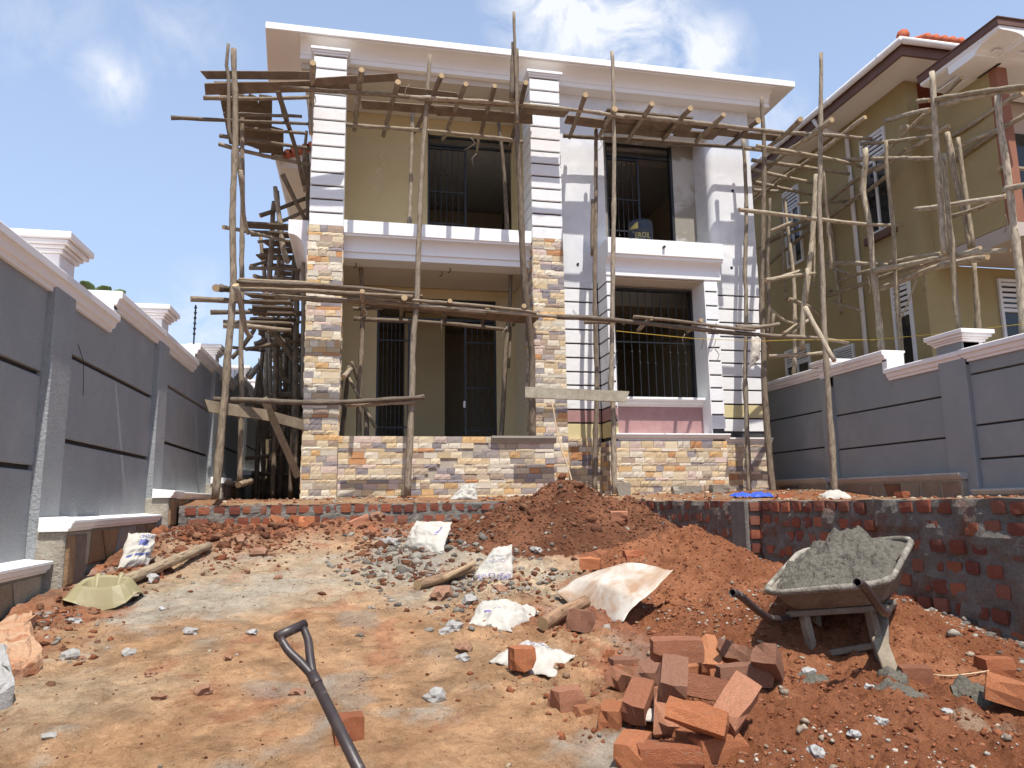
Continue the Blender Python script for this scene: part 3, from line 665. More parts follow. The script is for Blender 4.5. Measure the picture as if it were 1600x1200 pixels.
mb = MB(); mb.extr(prof, 'x', -1.02, 7.22); part(mb, 'cornice', m_soffit, bevel=.003)
part(MB().box(-1.0, QX0+.01, 11.3, 11.62, 6.90, 6.998), 'roof_beam', m_ceil)
part(MB().box(-1.0, 7.2, 11.62, 14.5, 6.993, 7.295), 'roof_beam', m_soffit)
# rear lower roof on the left flank
mb = MB(); mb.extr([(-.55, 5.92), (-1.42, 5.92), (-1.42, 6.06), (-.55, 6.45)], 'y', 12.9, 19.5); part(mb, 'side_eave', m_soffit)
mb = MB(); mb.tube([(-1.47, 12.75, 6.05), (-1.47, 19.5, 6.05)], .07, 10); part(mb, 'gutter', m_pvc, smooth=True)
for k in range(9):
    mb = MB(); mb.tube([(-1.42+.1*k, 12.8, 6.12+.045*k), (-1.42+.1*k, 14.8, 6.12+.045*k)], .075, 8); part(mb, 'roof_tile', m_terra, smooth=True)

# grilles: frame + bars
def grille(x0, x1, y, z0, z1, nb, rails, parent=H, fw=.04, br=.008, name='window_grille', deco=True):
    g = MB()
    g.box(x0, x0+fw, y, y+.04, z0, z1); g.box(x1-fw, x1, y, y+.04, z0, z1); g.box(x0+fw, x1-fw, y, y+.04, z0, z0+fw); g.box(x0+fw, x1-fw, y, y+.04, z1-fw, z1)
    p = part(g, name, m_dark, parent)
    for z in rails: part(MB().box(x0+fw, x1-fw, y+.003, y+.03, z-.013, z+.013), 'rail', m_dark, p)
    for i in range(nb):
        x = x0+fw+(x1-x0-2*fw)*(i+1)/(nb+1); mb = MB(); mb.tube([(x, y+.016, z0+fw), (x, y+.016, z1-fw)], br, 5)
        if deco:
            for zz in (z0+(z1-z0)*rnd.choice((.32, .55)), z0+(z1-z0)*rnd.choice((.42, .78))): mb.tube([(x, y+.016, zz-.03), (x, y+.016, zz), (x, y+.016, zz+.03)], [.008, .019, .008], 5)
        part(mb, 'bar', m_dark, p)
    return p
grille(wx0+.01, wx1-.01, 11.46, 1.64, 3.56, 10, (2.62,))
a, b = atY(588, 580, LY).x, atY(641, 580, LY).x
zlo, zhi = .32, atY(690, 503, LY).z
grille(a, b, LY+.03, zlo, zhi, 6, (zlo+.95, zhi-.35), name='gate_leaf')
a2, b2 = atY(726, 580, LY).x, lx1
grille(a2, b2, LY+.03, zlo, zhi, 4, (zlo+.9, zlo+1.65, zhi-.35), name='gate_leaf')
grille(lx0, lx1, LY+.04, zhi+.03, lzt, 0, (), name='transom_frame')
part(MB().box(atY(724, 632, LY).x, atY(727, 632, LY).x, LY-.02, LY+.02, atY(725, 637, LY).z, atY(725, 627, LY).z), 'padlock', m_pvc)
um = (ux0*.62+ux1*.38)
grille(ux0, um+.12, UY+.05, 4.0, uzt-.22, 5, (4.95, 5.55), name='gate_leaf'); grille(ux0, ux1, UY+.05, uzt-.20, uzt, 0, (), name='transom_frame')
part(MB().box(ux0-.0, ux0+.03, UY, UY+.1, 4.0, uzt), 'door_frame', m_dark)
dm = (dx0+dx1)/2
grille(dx0, dm, uBk+.03, 4.0, dzt-.28, 5, (4.8, 5.4), name='gate_leaf'); grille(dx0, dx1, uBk+.03, dzt-.26, dzt, 0, (), name='transom_frame')
part(MB().box(dx1-.05, dx1, uBk-.01, uBk+.1, 4.0, dzt), 'door_frame', m_dark)
# ceiling wires of the porch
for u, v in ((556, 411), (703, 419), (690, 425), (640, 345)):
    q = atZ(u, v, 3.745) if v > 400 else None
    if q is None: continue
    mb = MB(); mb.tube([(q.x, q.y, 3.75), (q.x+.01, q.y-.01, 3.70), (q.x-.03, q.y, 3.66)], .008, 5); part(mb, 'ceiling_wire', m_dark)
for (u, v) in ((1145, 298), (903, 413), (1143, 418)):
    q = atY(u, v, WY-.004); mb = MB()
    mb.add([(q.x+.035*math.cos(k*1.05)*rnd.uniform(.6, 1.2), q.y, q.z+.035*math.sin(k*1.05)*rnd.uniform(.6, 1.2)) for k in range(6)], [tuple(range(6))]); part(mb, 'pipe_hole', m_dark)

# stone tiles: the 300 largest as parts, the rest joined
pri = sorted(range(len(TILE_JOBS)), key=lambda i: -(TILE_JOBS[i][5]*TILE_JOBS[i][6] if TILE_JOBS[i][0] == 'y' else 0))
keep = set(pri[:298]); sv, sf, scol = [], [], []
for i, (face, plane, sg, a, z, L, h, d) in enumerate(TILE_JOBS):
    c = stone_col(); t = TILES[rnd.randrange(8)]
    if face == 'y': R = Matrix.Identity(4); loc = Vector((a, plane-d, z))
    elif sg < 0: R = Matrix.Rotation(-math.pi/2, 4, 'Z'); loc = Vector((plane-d, a, z))
    else: R = Matrix.Rotation(math.pi/2, 4, 'Z'); loc = Vector((plane+d, a, z))
    if i in keep:
        o = bpy.data.objects.new('stone_tile', t[0]); COL.objects.link(o); o.parent = H
        o.matrix_local = Matrix.Translation(loc-ORG['house']) @ R @ Matrix.Diagonal((L, d, h, 1)); o.color = c
    else:
        Mx = Matrix.Translation(loc) @ R @ Matrix.Diagonal((L, d, h, 1)); n = len(sv)
        sv += [tuple(Mx @ Vector(q)) for q in t[1]]; sf += [tuple(k+n for k in f) for f in t[2]]; scol += [c]*len(t[1])
o = obj('stone_tiles_far', sv, sf, m_tile_s, H); o.name = 'stone_cladding'; o['kind'] = 'stuff'
at = o.data.color_attributes.new('Col', 'FLOAT_COLOR', 'POINT'); at.data.foreach_set('color', np.array(scol, np.float32).ravel())
# ------------------------------------------------------------------ boundary walls
def boundary(name, label, face, out, segs, pils, caps, grooves, ledges, m_face, stone_list, zb, thick=.22):
    pass
def lwz(v): return v
LX, LF, LP = -2.25, -2.19, -2.0        # wall face, pilaster face, plinth face
LW = thing('boundary_wall', 'tall grey boundary wall on the left with white stepped coping and pier caps', 'wall', (LX, 7, -.6))
lp_edges = [(2.75, 3.15), (5.82, 6.20), (8.74, 9.14), (11.97, 12.37), (15.1, 15.5), (18.2, 18.6)]
lseg = [(1.0, 4.1, 1.50), (4.1, 7.17, 1.735), (7.17, 10.62, 1.965), (10.62, 13.9, 2.195), (13.9, 17.0, 2.43), (17.0, 20.2, 2.66)]
def lgroove(k):
    z = [.72, .953, 1.19, 1.42, 1.65, 1.88][k]; return [z-1.36, z-.675, z]
cop_prof = [(-.30, -.03), (.0, -.165), (.03, -.165), (.03, -.135), (.055, -.125), (.065, -.085), (.075, -.07), (.095, -.065), (.095, -.01), (.085, .0), (-.30, .0)]
def coping(side, X, y0, y1, z, parent, ins=None):
    mb = MB(); mb.extr([(X+side*p, z+q) for p, q in cop_prof], 'y', y0, y1); return mb.build('coping', m_trim2, parent, bevel=.003)
yb = 1.0
body = MB(); body.box(LX-.22, LX-.035, 1.0, 20.2, -1.4, 1.3)
body.build('wall_core', m_grooved, LW)
k = 0
bounds = [1.0]+[e for p in lp_edges for e in p]+[20.2]
for i in range(0, len(bounds), 2):
    y0, y1 = bounds[i], bounds[i+1]
    j = min(len(lseg)-1, i//2); gz_ = lgroove(j)
    cuts = sorted([y0]+[s[1] for s in lseg if y0 < s[1] < y1]+[y1])
    zc = [-1.5]+gz_
    for a, b in zip(zc, zc[1:]+[None]):
        if b is not None: MB().box(LX-.03, LX, y0, y1, a+.018, b-.018).build('wall_panel', m_greywall, LW, bevel=.008)
    for c0, c1 in zip(cuts, cuts[1:]):
        zt = [s[2] for s in lseg if s[0] <= (c0+c1)/2 <= s[1]][0]
        MB().box(LX-.22, LX, c0, c1, gz_[-1]+.018, zt-.10).build('wall_panel', m_greywall, LW, bevel=.006)
for (y0, y1) in lp_edges:
    zt = [s[2] for s in lseg if s[0] <= (y0+y1)/2 <= s[1]][0]
    MB().box(LX-.2, LF, y0, y1, -1.5, zt-.12).build('pilaster', m_greywall, LW, bevel=.012)
for (y0, y1, z) in lseg:
    coping(1, LX, y0+.002, y1-.002, z, LW)
for a, b in zip(lseg, lseg[1:]): MB().box(LX-.26, LX+.03, b[0]-.012, b[0]+.10, a[2]-.05, b[2]-.012).build('coping_step', m_white, LW, bevel=.006)
def cap(parent, xc, yc, z, sx=.30, sy=.30, over=.10, stem=.5, m=m_trim2):
    mb = MB(); mb.box(xc-sx/2, xc+sx/2, yc-sy/2, yc+sy/2, z-stem, z-.145)
    for e, a, b in ((.25, -.145, -.115), (.45, -.115, -.09), (.75, -.09, -.055), (1.0, -.055, .0)):
        e *= over; mb.box(xc-sx/2-e, xc+sx/2+e, yc-sy/2-e, yc+sy/2+e, z+a+.001, z+b)
    return mb.build('pier_cap', m, parent, bevel=.006)
for i, (y0, y1) in enumerate(lp_edges):
    zt = [s[2] for s in lseg if s[0] <= (y0+y1)/2 <= s[1]][0]
    cap(LW, LX-.11, (y0+y1)/2, zt+.285)
# plinth with crazy stone, rough cement ends, moulded ledges
def stone_poly(parent, face, X, a0, a1, z0, z1, seed, sgn=1, tones=None):
    """irregular stone slabs set proud of plane X (facing sgn*X), spanning y a0..a1"""
    r = random.Random(seed); nx = max(2, int((a1-a0)/.36)); nz = max(1, int(round((z1-z0)/.27))); P = {}
    for i in range(nx+1):
        for j in range(nz+1):
            P[i, j] = (a0+(a1-a0)*(i+(r.uniform(-.42, .42) if 0 < i < nx else 0))/nx, z0+(z1-z0)*(j+(r.uniform(-.42, .42) if 0 < j < nz else 0))/nz)
    tones = tones or [(.42, .33, .22), (.36, .22, .12), (.46, .39, .29), (.30, .22, .17), (.40, .25, .13), (.48, .42, .33), (.33, .29, .25)]
    for i in range(nx):
        for j in range(nz):
            q = [P[i, j], P[i+1, j], P[i+1, j+1], P[i, j+1]]
            if r.random() < .35: q = [q[0], q[1], ((q[1][0]+q[2][0])/2+r.uniform(-.02, .05), (q[1][1]+q[2][1])/2), q[2], q[3]]
            cx = sum(p[0] for p in q)/len(q); cz = sum(p[1] for p in q)/len(q); n = len(q)
            out = [(cx+(p[0]-cx)*.90, cz+(p[1]-cz)*.90) for p in q]; inn = [(cx+(p[0]-cx)*.82+r.uniform(-.006, .006), cz+(p[1]-cz)*.82) for p in q]; d = r.uniform(.012, .022)
            v = [(X-sgn*.01, y, z) for y, z in out]+[(X+sgn*d*.6, y, z) for y, z in out]+[(X+sgn*(d+r.uniform(-.004, .004)), y, z) for y, z in inn]
            f = [(k, (k+1) % n, n+(k+1) % n, n+k) for k in range(n)]+[(n+k, n+(k+1) % n, 2*n+(k+1) % n, 2*n+k) for k in range(n)]+[tuple(range(2*n, 3*n))]
            if sgn < 0: f = [t[::-1] for t in f]
            o = obj('stone', v, f, m_stoneface, parent); c = r.choice(tones); k = r.uniform(.85, 1.15); o.color = (c[0]*k, c[1]*k, c[2]*k, 1)
led_prof = [(-.3, -.11), (.02, -.11), (.03, -.085), (.05, -.08), (.065, -.045), (.065, -.035), (.085, -.03), (.085, .0), (-.3, .03)]
pls = [(1.2, 2.75, -.62), (2.75, 5.84, -.37), (5.84, 8.74, -.095), (8.74, 11.97, .16), (11.97, 15.1, .40), (15.1, 18.2, .64)]
LQ = -2.12
for i, (y0, y1, z) in enumerate(pls):
    MB().box(LX-.01, LQ-.012, y0+.41, y1-.003, -1.6, z-.06).build('plinth', m_cement, LW)
    MB().box(LX-.012, LP-.012, y0-.01, y0+.41, -1.6, z-.075).build('plinth_pier', m_cement, LW, bevel=.012)
    mb = MB(); mb.extr([(LQ+p*.6, z+q*.72) for p, q in led_prof], 'y', y0+.44, y1-.02); mb.build('plinth_ledge', m_white, LW, bevel=.003)
    mb = MB(); mb.extr([(LP+p*.6, z+q*.72+.004) for p, q in led_prof], 'y', y0-.04, y0+.44); mb.build('plinth_ledge', m_white, LW, bevel=.003)
    zg = float(gbase(-1.9, (y0+y1)/2))-.1 if y0 < 9 else -.1
    stone_poly(LW, 'x', LQ-.01, y0+.43, y1-.05, max(zg, z-.66), z-.085, 10+i)
    stone_poly(LW, 'x', LP-.01, y0+.01, y0+.40, max(zg-.1, z-.70), z-.085, 30+i)
w_ = atX(122, 538, LX+.002)
mb = MB(); mb.tube([w_, w_+Vector((.03, .05, -.12)), w_+Vector((.02, .12, -.25)), w_+Vector((.03, .10, -.33)), w_+Vector((.02, .14, -.40))], .003, 5); mb.build('hanging_wire', m_dark, LW)
mb = MB(); mb.tube([atX(303, 530, -2.4)-Vector((0, 0, .5)), atX(303, 530, -2.4)+Vector((0, 0, .52))], .012, 6)
for k in range(6): q = atX(303, 530, -2.4)+Vector((0, 0, .08+.08*k)); mb.tube([q-Vector((0, .0, .012)), q+Vector((0, 0, .012))], .022, 6)
fp = mb.build('fence_post', m_dark, None, atX(303, 534, -2.4)); tag(fp, 'thin black electric fence rod on top of the left wall', 'fence post')

# right boundary wall (outer face looks towards the house)
RX = 7.50; RP = 7.44
RW = thing('boundary_wall', 'grey boundary wall on the right in front of the olive house, with stepped white coping', 'wall', (RX, 9, 0))
rp = [(1.7, 2.05), (4.75, 5.1), (7.74, 8.18), (10.45, 10.72), (13.4, 13.8), (16.4, 16.8)]
rseg = [(1.0, 4.0, 1.55), (4.0, 7.79, 1.815), (7.79, 9.15, 1.805), (9.15, 10.66, 2.09), (10.66, 13.6, 2.115), (13.6, 19.6, 2.35)]
MB().box(RX+.035, RX+.22, 1.0, 19.6, -.5, 1.4).build('wall_core', m_grooved, RW)
rg = [[.43, .845, 1.484]]*3+[[.735, 1.274]]+[[.80, 1.40]]*3
bnd = [1.0]+[e for p in rp for e in p]+[19.6]
for i in range(0, len(bnd), 2):
    y0, y1 = bnd[i], bnd[i+1]; g = rg[min(i//2, len(rg)-1)]
    zc = [-.4]+g
    for a, b in zip(zc, zc[1:]): MB().box(RX, RX+.03, y0, y1, a+.012, b-.012).build('wall_panel', m_greyr, RW, bevel=.006)
    cuts = sorted([y0]+[s[1] for s in rseg if y0 < s[1] < y1]+[y1])
    for c0, c1 in zip(cuts, cuts[1:]):
        zt = [s[2] for s in rseg if s[0] <= (c0+c1)/2 <= s[1]][0]
        MB().box(RX, RX+.22, c0, c1, g[-1]+.012, zt-.10).build('wall_panel', m_greyr, RW, bevel=.005)
for j, (y0, y1) in enumerate(rp):
    MB().box(RP, RX+.2, y0, y1, -.4, 1.92).build('pilaster', m_greyr, RW, bevel=.012)
    cap(RW, RX+.10, (y0+y1)/2, 2.06 if j < 3 else 2.2, sx=.30, sy=y1-y0, stem=.45)
for (y0, y1, z) in rseg:
    mb = MB(); mb.extr([(RX-p, z+q) for p, q in cop_prof], 'y', y0+.002, y1-.002); mb.build('coping', m_trim2, RW, bevel=.003)
for a, b in zip(rseg, rseg[1:]):
    if b[2] > a[2]+.1: MB().box(RX-.03, RX+.26, b[0]-.012, b[0]+.10, a[2]-.05, b[2]-.012).build('coping_step', m_white, RW, bevel=.006)
for y0, y1, z in ((1.0, 7.72, .06), (7.9, 10.48, .27), (10.62, 13.5, .30), (13.5, 19.6, .5)):
    MB().box(RX-.13, RX-.002, y0, y1, -.4, z-.06).build('plinth', m_cement, RW)
    mb = MB(); mb.extr([(RX-.13-p*.8, z+q*.7) for p, q in led_prof], 'y', y0-.02, y1); mb.build('plinth_ledge', m_conc, RW)
    stone_poly(RW, 'x', RX-.128, y0+.02, y1-.04, -.12, z-.09, 40+int(y0), -1, [(.26, .19, .13), (.20, .14, .11), (.30, .22, .16), (.24, .12, .07), (.33, .27, .2)])

# ------------------------------------------------------------------ brick terrace walls
def brick_mesh(name, seed, amt=.06):
    """unit brick -.5..+.5 with knocked corners"""
    import bmesh
    bm = bmesh.new(); bmesh.ops.create_cube(bm, size=1.0); bmesh.ops.subdivide_edges(bm, edges=bm.edges[:], cuts=1, use_grid_fill=True)
    r = random.Random(seed)
    chip = {tuple(r.choice((-.5, .5)) for _ in range(3)): r.uniform(.62, .84) for _ in range(2 if amt > .08 else 0)}
    for v in bm.verts:
        ck = chip.get(tuple(round(q, 1) for q in v.co))
        c = sum(1 for q in v.co if abs(q) > .49); k = {3: .93, 2: .975, 1: 1.0, 0: 1}[c]
        v.co = Vector([q*(ck or k)+r.uniform(-amt, amt)*.35 for q in v.co])
    me = bpy.data.meshes.new(name); bm.to_mesh(me); bm.free(); me.materials.append(m_brick); return me
BR = [brick_mesh('brick', s) for s in range(8)]
BRC = [(.46, .15, .085), (.38, .12, .075), (.54, .19, .10), (.30, .10, .07), (.42, .17, .11)]
def brick_col(k=1.0):
    c = rnd.choice(BRC); q = rnd.uniform(.85, 1.15)*k; return (c[0]*q, c[1]*q, c[2]*q, 1)
def brick_part(parent, M_, k=1.0):
    o = bpy.data.objects.new('brick', rnd.choice(BR)); COL.objects.link(o); o.parent = parent
    o.matrix_local = Matrix.Translation(-ORG[parent.name]) @ M_; o.color = brick_col(k); return o
def rough_wall(name, p0, p1, z0f, z1, th, parent, m, amp=.03):
    """lumpy mortar body from p0 to p1 (xy), face on the left of travel"""
    d = Vector((p1[0]-p0[0], p1[1]-p0[1], 0)); L = d.length; d.normalize(); nrm = Vector((d.y, -d.x, 0))
    nx = int(L/.035); nz = 26; v = []; f = []
    ss = np.linspace(0, L, nx+1)
    for j in range(nz+1):
        for i in range(nx+1):
            s = ss[i]; z = z0f+(z1-z0f)*j/nz; e = float(fbm(s+p0[0]*3, z*1.0+p0[1], 7, 5, .62))*amp if j < nz else .0
            zz = z+(float(fbm(s, p0[0], 4, 3))*.02 if j == nz else 0)
            p = Vector((p0[0], p0[1], zz))+d*s+nrm*e; v.append(p)
    for j in range(nz):
        for i in range(nx): a = j*(nx+1)+i; f.append((a, a+1, a+nx+2, a+nx+1))
    n0 = len(v)
    for i in range(nx+1): v.append(v[nz*(nx+1)+i]-nrm*th)
    for i in range(nx): f.append((nz*(nx+1)+i, nz*(nx+1)+i+1, n0+i+1, n0+i))
    n1_ = len(v)
    for i in range(nx+1): v.append(Vector((v[n0+i].x, v[n0+i].y, z0f)))
    for i in range(nx): f.append((n0+i, n0+i+1, n1_+i+1, n1_+i))
    f.append(tuple(j*(nx+1) for j in range(nz+1))[::-1]+(n0, n1_)); f.append(tuple(j*(nx+1)+nx for j in range(nz+1))+(n0+nx, n1_+nx))
    return obj(name, v, f, m, parent, smooth=False)
FW = thing('retaining_wall', 'low sunlit brick retaining wall below the porch, behind the rubble', 'retaining wall', (.8, 9.0, -.3))
rough_wall('mortar', (-1.96, 9.0), (3.62, 9.0), -.55, -.005, .2, FW, m_mortar)
for c in range(3):
    x = -1.90+.04*c
    while x < 3.55:
        w = rnd.choice((.105, .12, .11, .12, .215 if c else .12)); h = .092
        if rnd.random() < .95:
            brick_part(FW, Matrix.Translation((x+w/2, 9.043, -.062-.133*c+rnd.uniform(-.006, .006))) @ Matrix.Rotation(rnd.uniform(-.06, .06), 4, 'Y') @ Matrix.Diagonal((w, .11, h*rnd.uniform(.9, 1.05), 1)), 1.0)
        x += w+rnd.uniform(.018, .05)
SW = thing('retaining_wall', 'shaded brick retaining wall with smeared mortar along the right, behind the wheelbarrow', 'retaining wall', (3.8, 6, -.5))
rough_wall('mortar', (xw(8.99), 8.99), (xw(2.2), 2.2), -1.25, -.03, .22, SW, m_render, .045)
dd = Vector((xw(2.2)-xw(8.99), 2.2-8.99, 0)).normalized(); ang = math.atan2(dd.y, dd.x)
for c in range(8):
    s = .1+.06*(c % 2)
    while s < 6.7:
        w = rnd.choice((.10, .115, .115, .12)); p = Vector((xw(8.99), 8.99, 0))+dd*(s+w/2); z = -.085-.128*c
        if z > float(gbase(p.x-.1, p.y))-.08 and rnd.random() < .86:
            brick_part(SW, Matrix.Translation((p.x+.045+rnd.uniform(-.012, .012), p.y, z+rnd.uniform(-.012, .012))) @ Matrix.Rotation(ang, 4, 'Z') @ Matrix.Rotation(rnd.uniform(-.08, .08), 4, 'Y') @ Matrix.Diagonal((w, .11, .085*rnd.uniform(.85, 1.05), 1)), 1.2)
        s += w+rnd.uniform(.025, .06)
q = X_ = None
yp = 6.62; xp = xw(yp)
MB().box(xp-.13, xp+.06, yp-.14, yp+.16, -1.0, -.02).build('pier', m_mortar, SW, bevel=.015)
for c in range(6): brick_part(SW, Matrix.Translation((xp-.045, yp-.115, -.085-.128*c)) @ Matrix.Diagonal((.11*rnd.uniform(.9, 1.1), .11, .085, 1)), 1.1)
# ------------------------------------------------------------------ neighbouring olive house
NX, NY = 9.30, 10.30
NH = thing('house', 'olive yellow two storey house with white eaves and red tiles beyond the right wall', 'house', (13, 14, 0))
bX, bY = 9.545, 8.74
MB().box(NX, NX+.25, NY, 22, .0, 7.22).build('wall', m_olive, NH)
MB().box(NX+.252, 18, NY+.002, NY+.25, .0, 3.86).build('wall', m_olive, NH)
MB().box(NX+.252, bX, NY+.002, NY+.25, 3.86, 7.2).build('wall', m_olive, NH)
MB().box(bX, bX+.2, bY, NY+.2, 4.02, 6.60).build('wall', m_olive, NH)
MB().box(bX+.45, 18, bY+.9, bY+1.1, 4.0, 6.6).build('wall', m_pinkbeige, NH)
MB().box(NX+.3, 18, 21.7, 22, 0, 7.2).build('wall', m_olive, NH)
MB().box(bX-.004, bX+.20, bY-.03, bY+.12, 4.02, 6.57).build('column', m_rust, NH, bevel=.01)
MB().extr([(bX, 3.78), (bX, 4.01), (18, 4.01), (18, 3.90), (bX+.5, 3.87)], 'y', bY-.05, NY).build('balcony_slab', m_pinkbeige, NH)
# main eave
mb = MB(); mb.box(NX-.66, NX, 9.55, 22.4, 7.225, 7.25); mb.box(NX+.0, 10.9, 9.55, NY+.02, 7.225, 7.25); mb.build('soffit', m_soffit, NH)
mb = MB(); mb.box(NX-.70, NX-.662, 9.50, 22.4, 7.13, 7.30); mb.box(NX-.66, 11.2, 9.50, 9.545, 7.13, 7.30); mb.build('fascia', m_brown, NH)
for pts in ([(NX-.77, 9.40, 7.33), (NX-.77, 22.4, 7.33)], [(NX-.77, 9.42, 7.33), (11.3, 9.42, 7.33)]):
    mb = MB(); mb.tube(pts, .058, 10); mb.build('gutter', m_pvc, NH, smooth=True)
for k in range(8):
    mb = MB(); y = 9.9+1.4*k; mb.tube([(NX-.77, y, 7.33), (NX-.77, y+.05, 7.33)], .066, 10); mb.build('gutter_bracket', m_pvc, NH)
q = atX(1272, 180, NX-.7)
mb = MB(); mb.tube([(NX-.72, q.y, 7.26), (NX-.66, q.y-.05, 7.1), (NX-.4, q.y-.05, 6.98), (NX-.06, q.y-.05, 6.98), (NX-.06, q.y-.05, .2)], .045, 8); mb.build('downpipe', m_pvc, NH, smooth=True)
mb = MB(); mb.add([(NX-.75, 9.45, 7.38), (18, 9.45, 7.38), (18, 22.4, 7.38), (NX-.75, 22.4, 7.38), (13.6, 15, 9.5), (13.6, 17.5, 9.5)], [(0, 1, 4), (1, 2, 5, 4), (2, 3, 5), (3, 0, 4, 5), (0, 3, 2, 1)]); mb.build('roof', m_terra, NH)
p0 = Vector((NX-.72, 9.42, 7.42)); p1 = Vector((13.6, 15, 9.58))
for k in range(9):
    a = p0.lerp(p1, k*.05); b = p0.lerp(p1, (k+1)*.05+.01); mb = MB(); mb.tube([a, b], [.10, .085], 8); mb.build('ridge_tile', m_terra, NH, smooth=True)
for k in range(24):
    x = NX-.3+k*.16; mb = MB(); mb.tube([(x, 9.36, 7.40), (x, 10.2, 7.40+.33)], [.07, .06], 7); mb.build('roof_tile', m_terra, NH, smooth=True)
# front bay eave with moulding
ez = 6.74; ex = 8.945
mb = MB(); mb.box(ex, 18, 8.04, 9.62, ez-.02, ez+.08); mb.build('fascia', m_brown, NH)
mb = MB(); mb.box(ex-.02, 18, 8.02, 9.62, ez+.082, ez+.095); mb.build('roof_edge', m_brown, NH)
pf = [(ex+.03, ez-.022), (ex+.03, ez-.07), (ex+.07, ez-.08)]+[(ex+.08+.36*math.sin(t), ez-.16+.075*math.cos(t)) for t in [i*math.pi/14 for i in range(8)]]+[(ex+.47, ez-.165), (ex+.47, ez-.20), (ex+.56, ez-.21), (bX+.02, ez-.21), (bX+.02, ez-.022)]
mb = MB(); mb.extr(pf, 'y', 8.06, 9.60); mb.build('eave_moulding', m_trim, NH)
pf2 = [(8.09+(p-ex-.03), q_) for p, q_ in pf[:-2]]+[(bY+.3, ez-.21), (bY+.3, ez-.022)]
mb = MB(); mb.extr(pf2, 'x', ex+.05, 18); mb.build('eave_moulding', m_trim, NH)
mb = MB(); mb.box(ex+.30, 18, 8.40, 9.58, ez-.17, ez-.15); mb.build('soffit', m_trim, NH)
# windows on the flank and front
def nwin(ax, c0, c1, z0, z1, plane, nl=5, mull=True, frac=.27):
    """ax 'x': on plane X (c along y, faces -x); 'y': on plane Y (c along x, faces -y)"""
    def bx(p0, p1, d0, d1, za, zb):
        return MB().box(plane-d1, plane-d0, p0, p1, za, zb) if ax == 'x' else MB().box(p0, p1, plane-d1, plane-d0, za, zb)
    w = .055; g = MB()
    for (p0, p1, za, zb) in ((c0, c0+w, z0, z1), (c1-w, c1, z0, z1), (c0+w, c1-w, z0, z0+w), (c0+w, c1-w, z1-w, z1), (c0+w, c1-w, z1-(z1-z0)*frac-.03, z1-(z1-z0)*frac+.03)):
        b = bx(p0, p1, .002, .05, za, zb); g.add(b.v, b.f)
    if mull:
        b = bx((c0+c1)/2-.025, (c0+c1)/2+.025, .002, .045, z0+w, z1-(z1-z0)*frac-.03); g.add(b.v, b.f)
    fr = g.build('window', m_pvc, NH, bevel=.004)
    bx(c0+w, c1-w, .004, .012, z0+w, z1-w).build('pane', m_glass, fr)
    zt = z1-w; zb_ = z1-(z1-z0)*frac+.03
    for k in range(nl):
        z = zb_+(zt-zb_)*(k+.25)/nl; h = (zt-zb_)/nl
        bx(c0+w, c1-w, .014, .04, z, z+h*.58).build('louvre', m_pvc, fr)
    return fr
nwin('x', 10.85, 11.52, 4.76, 6.66, NX); nwin('x', 13.55, 14.15, 5.0, 6.75, NX)
nwin('x', 10.62, 11.08, 1.6, 3.68, NX, mull=False); nwin('x', 13.6, 14.5, 1.9, 3.2, NX); nwin('x', 12.2, 12.8, 1.8, 2.9, NX)
MB().box(NX-.09, NX-.002, 10.8, 11.58, 4.62, 4.755).build('sill', m_brown, NH)
a = atY(1561, 480, NY).x; nwin('y', a, a+.95, 1.6, 3.67, NY)
MB().box(bX+.75, bX+1.6, bY+.86, bY+.895, 4.02, 6.0).build('door', m_glass, NH)
MB().box(NX+.3, 18, NY+.3, 21.6, 3.7, 3.85).build('floor_slab', m_conc, NH)

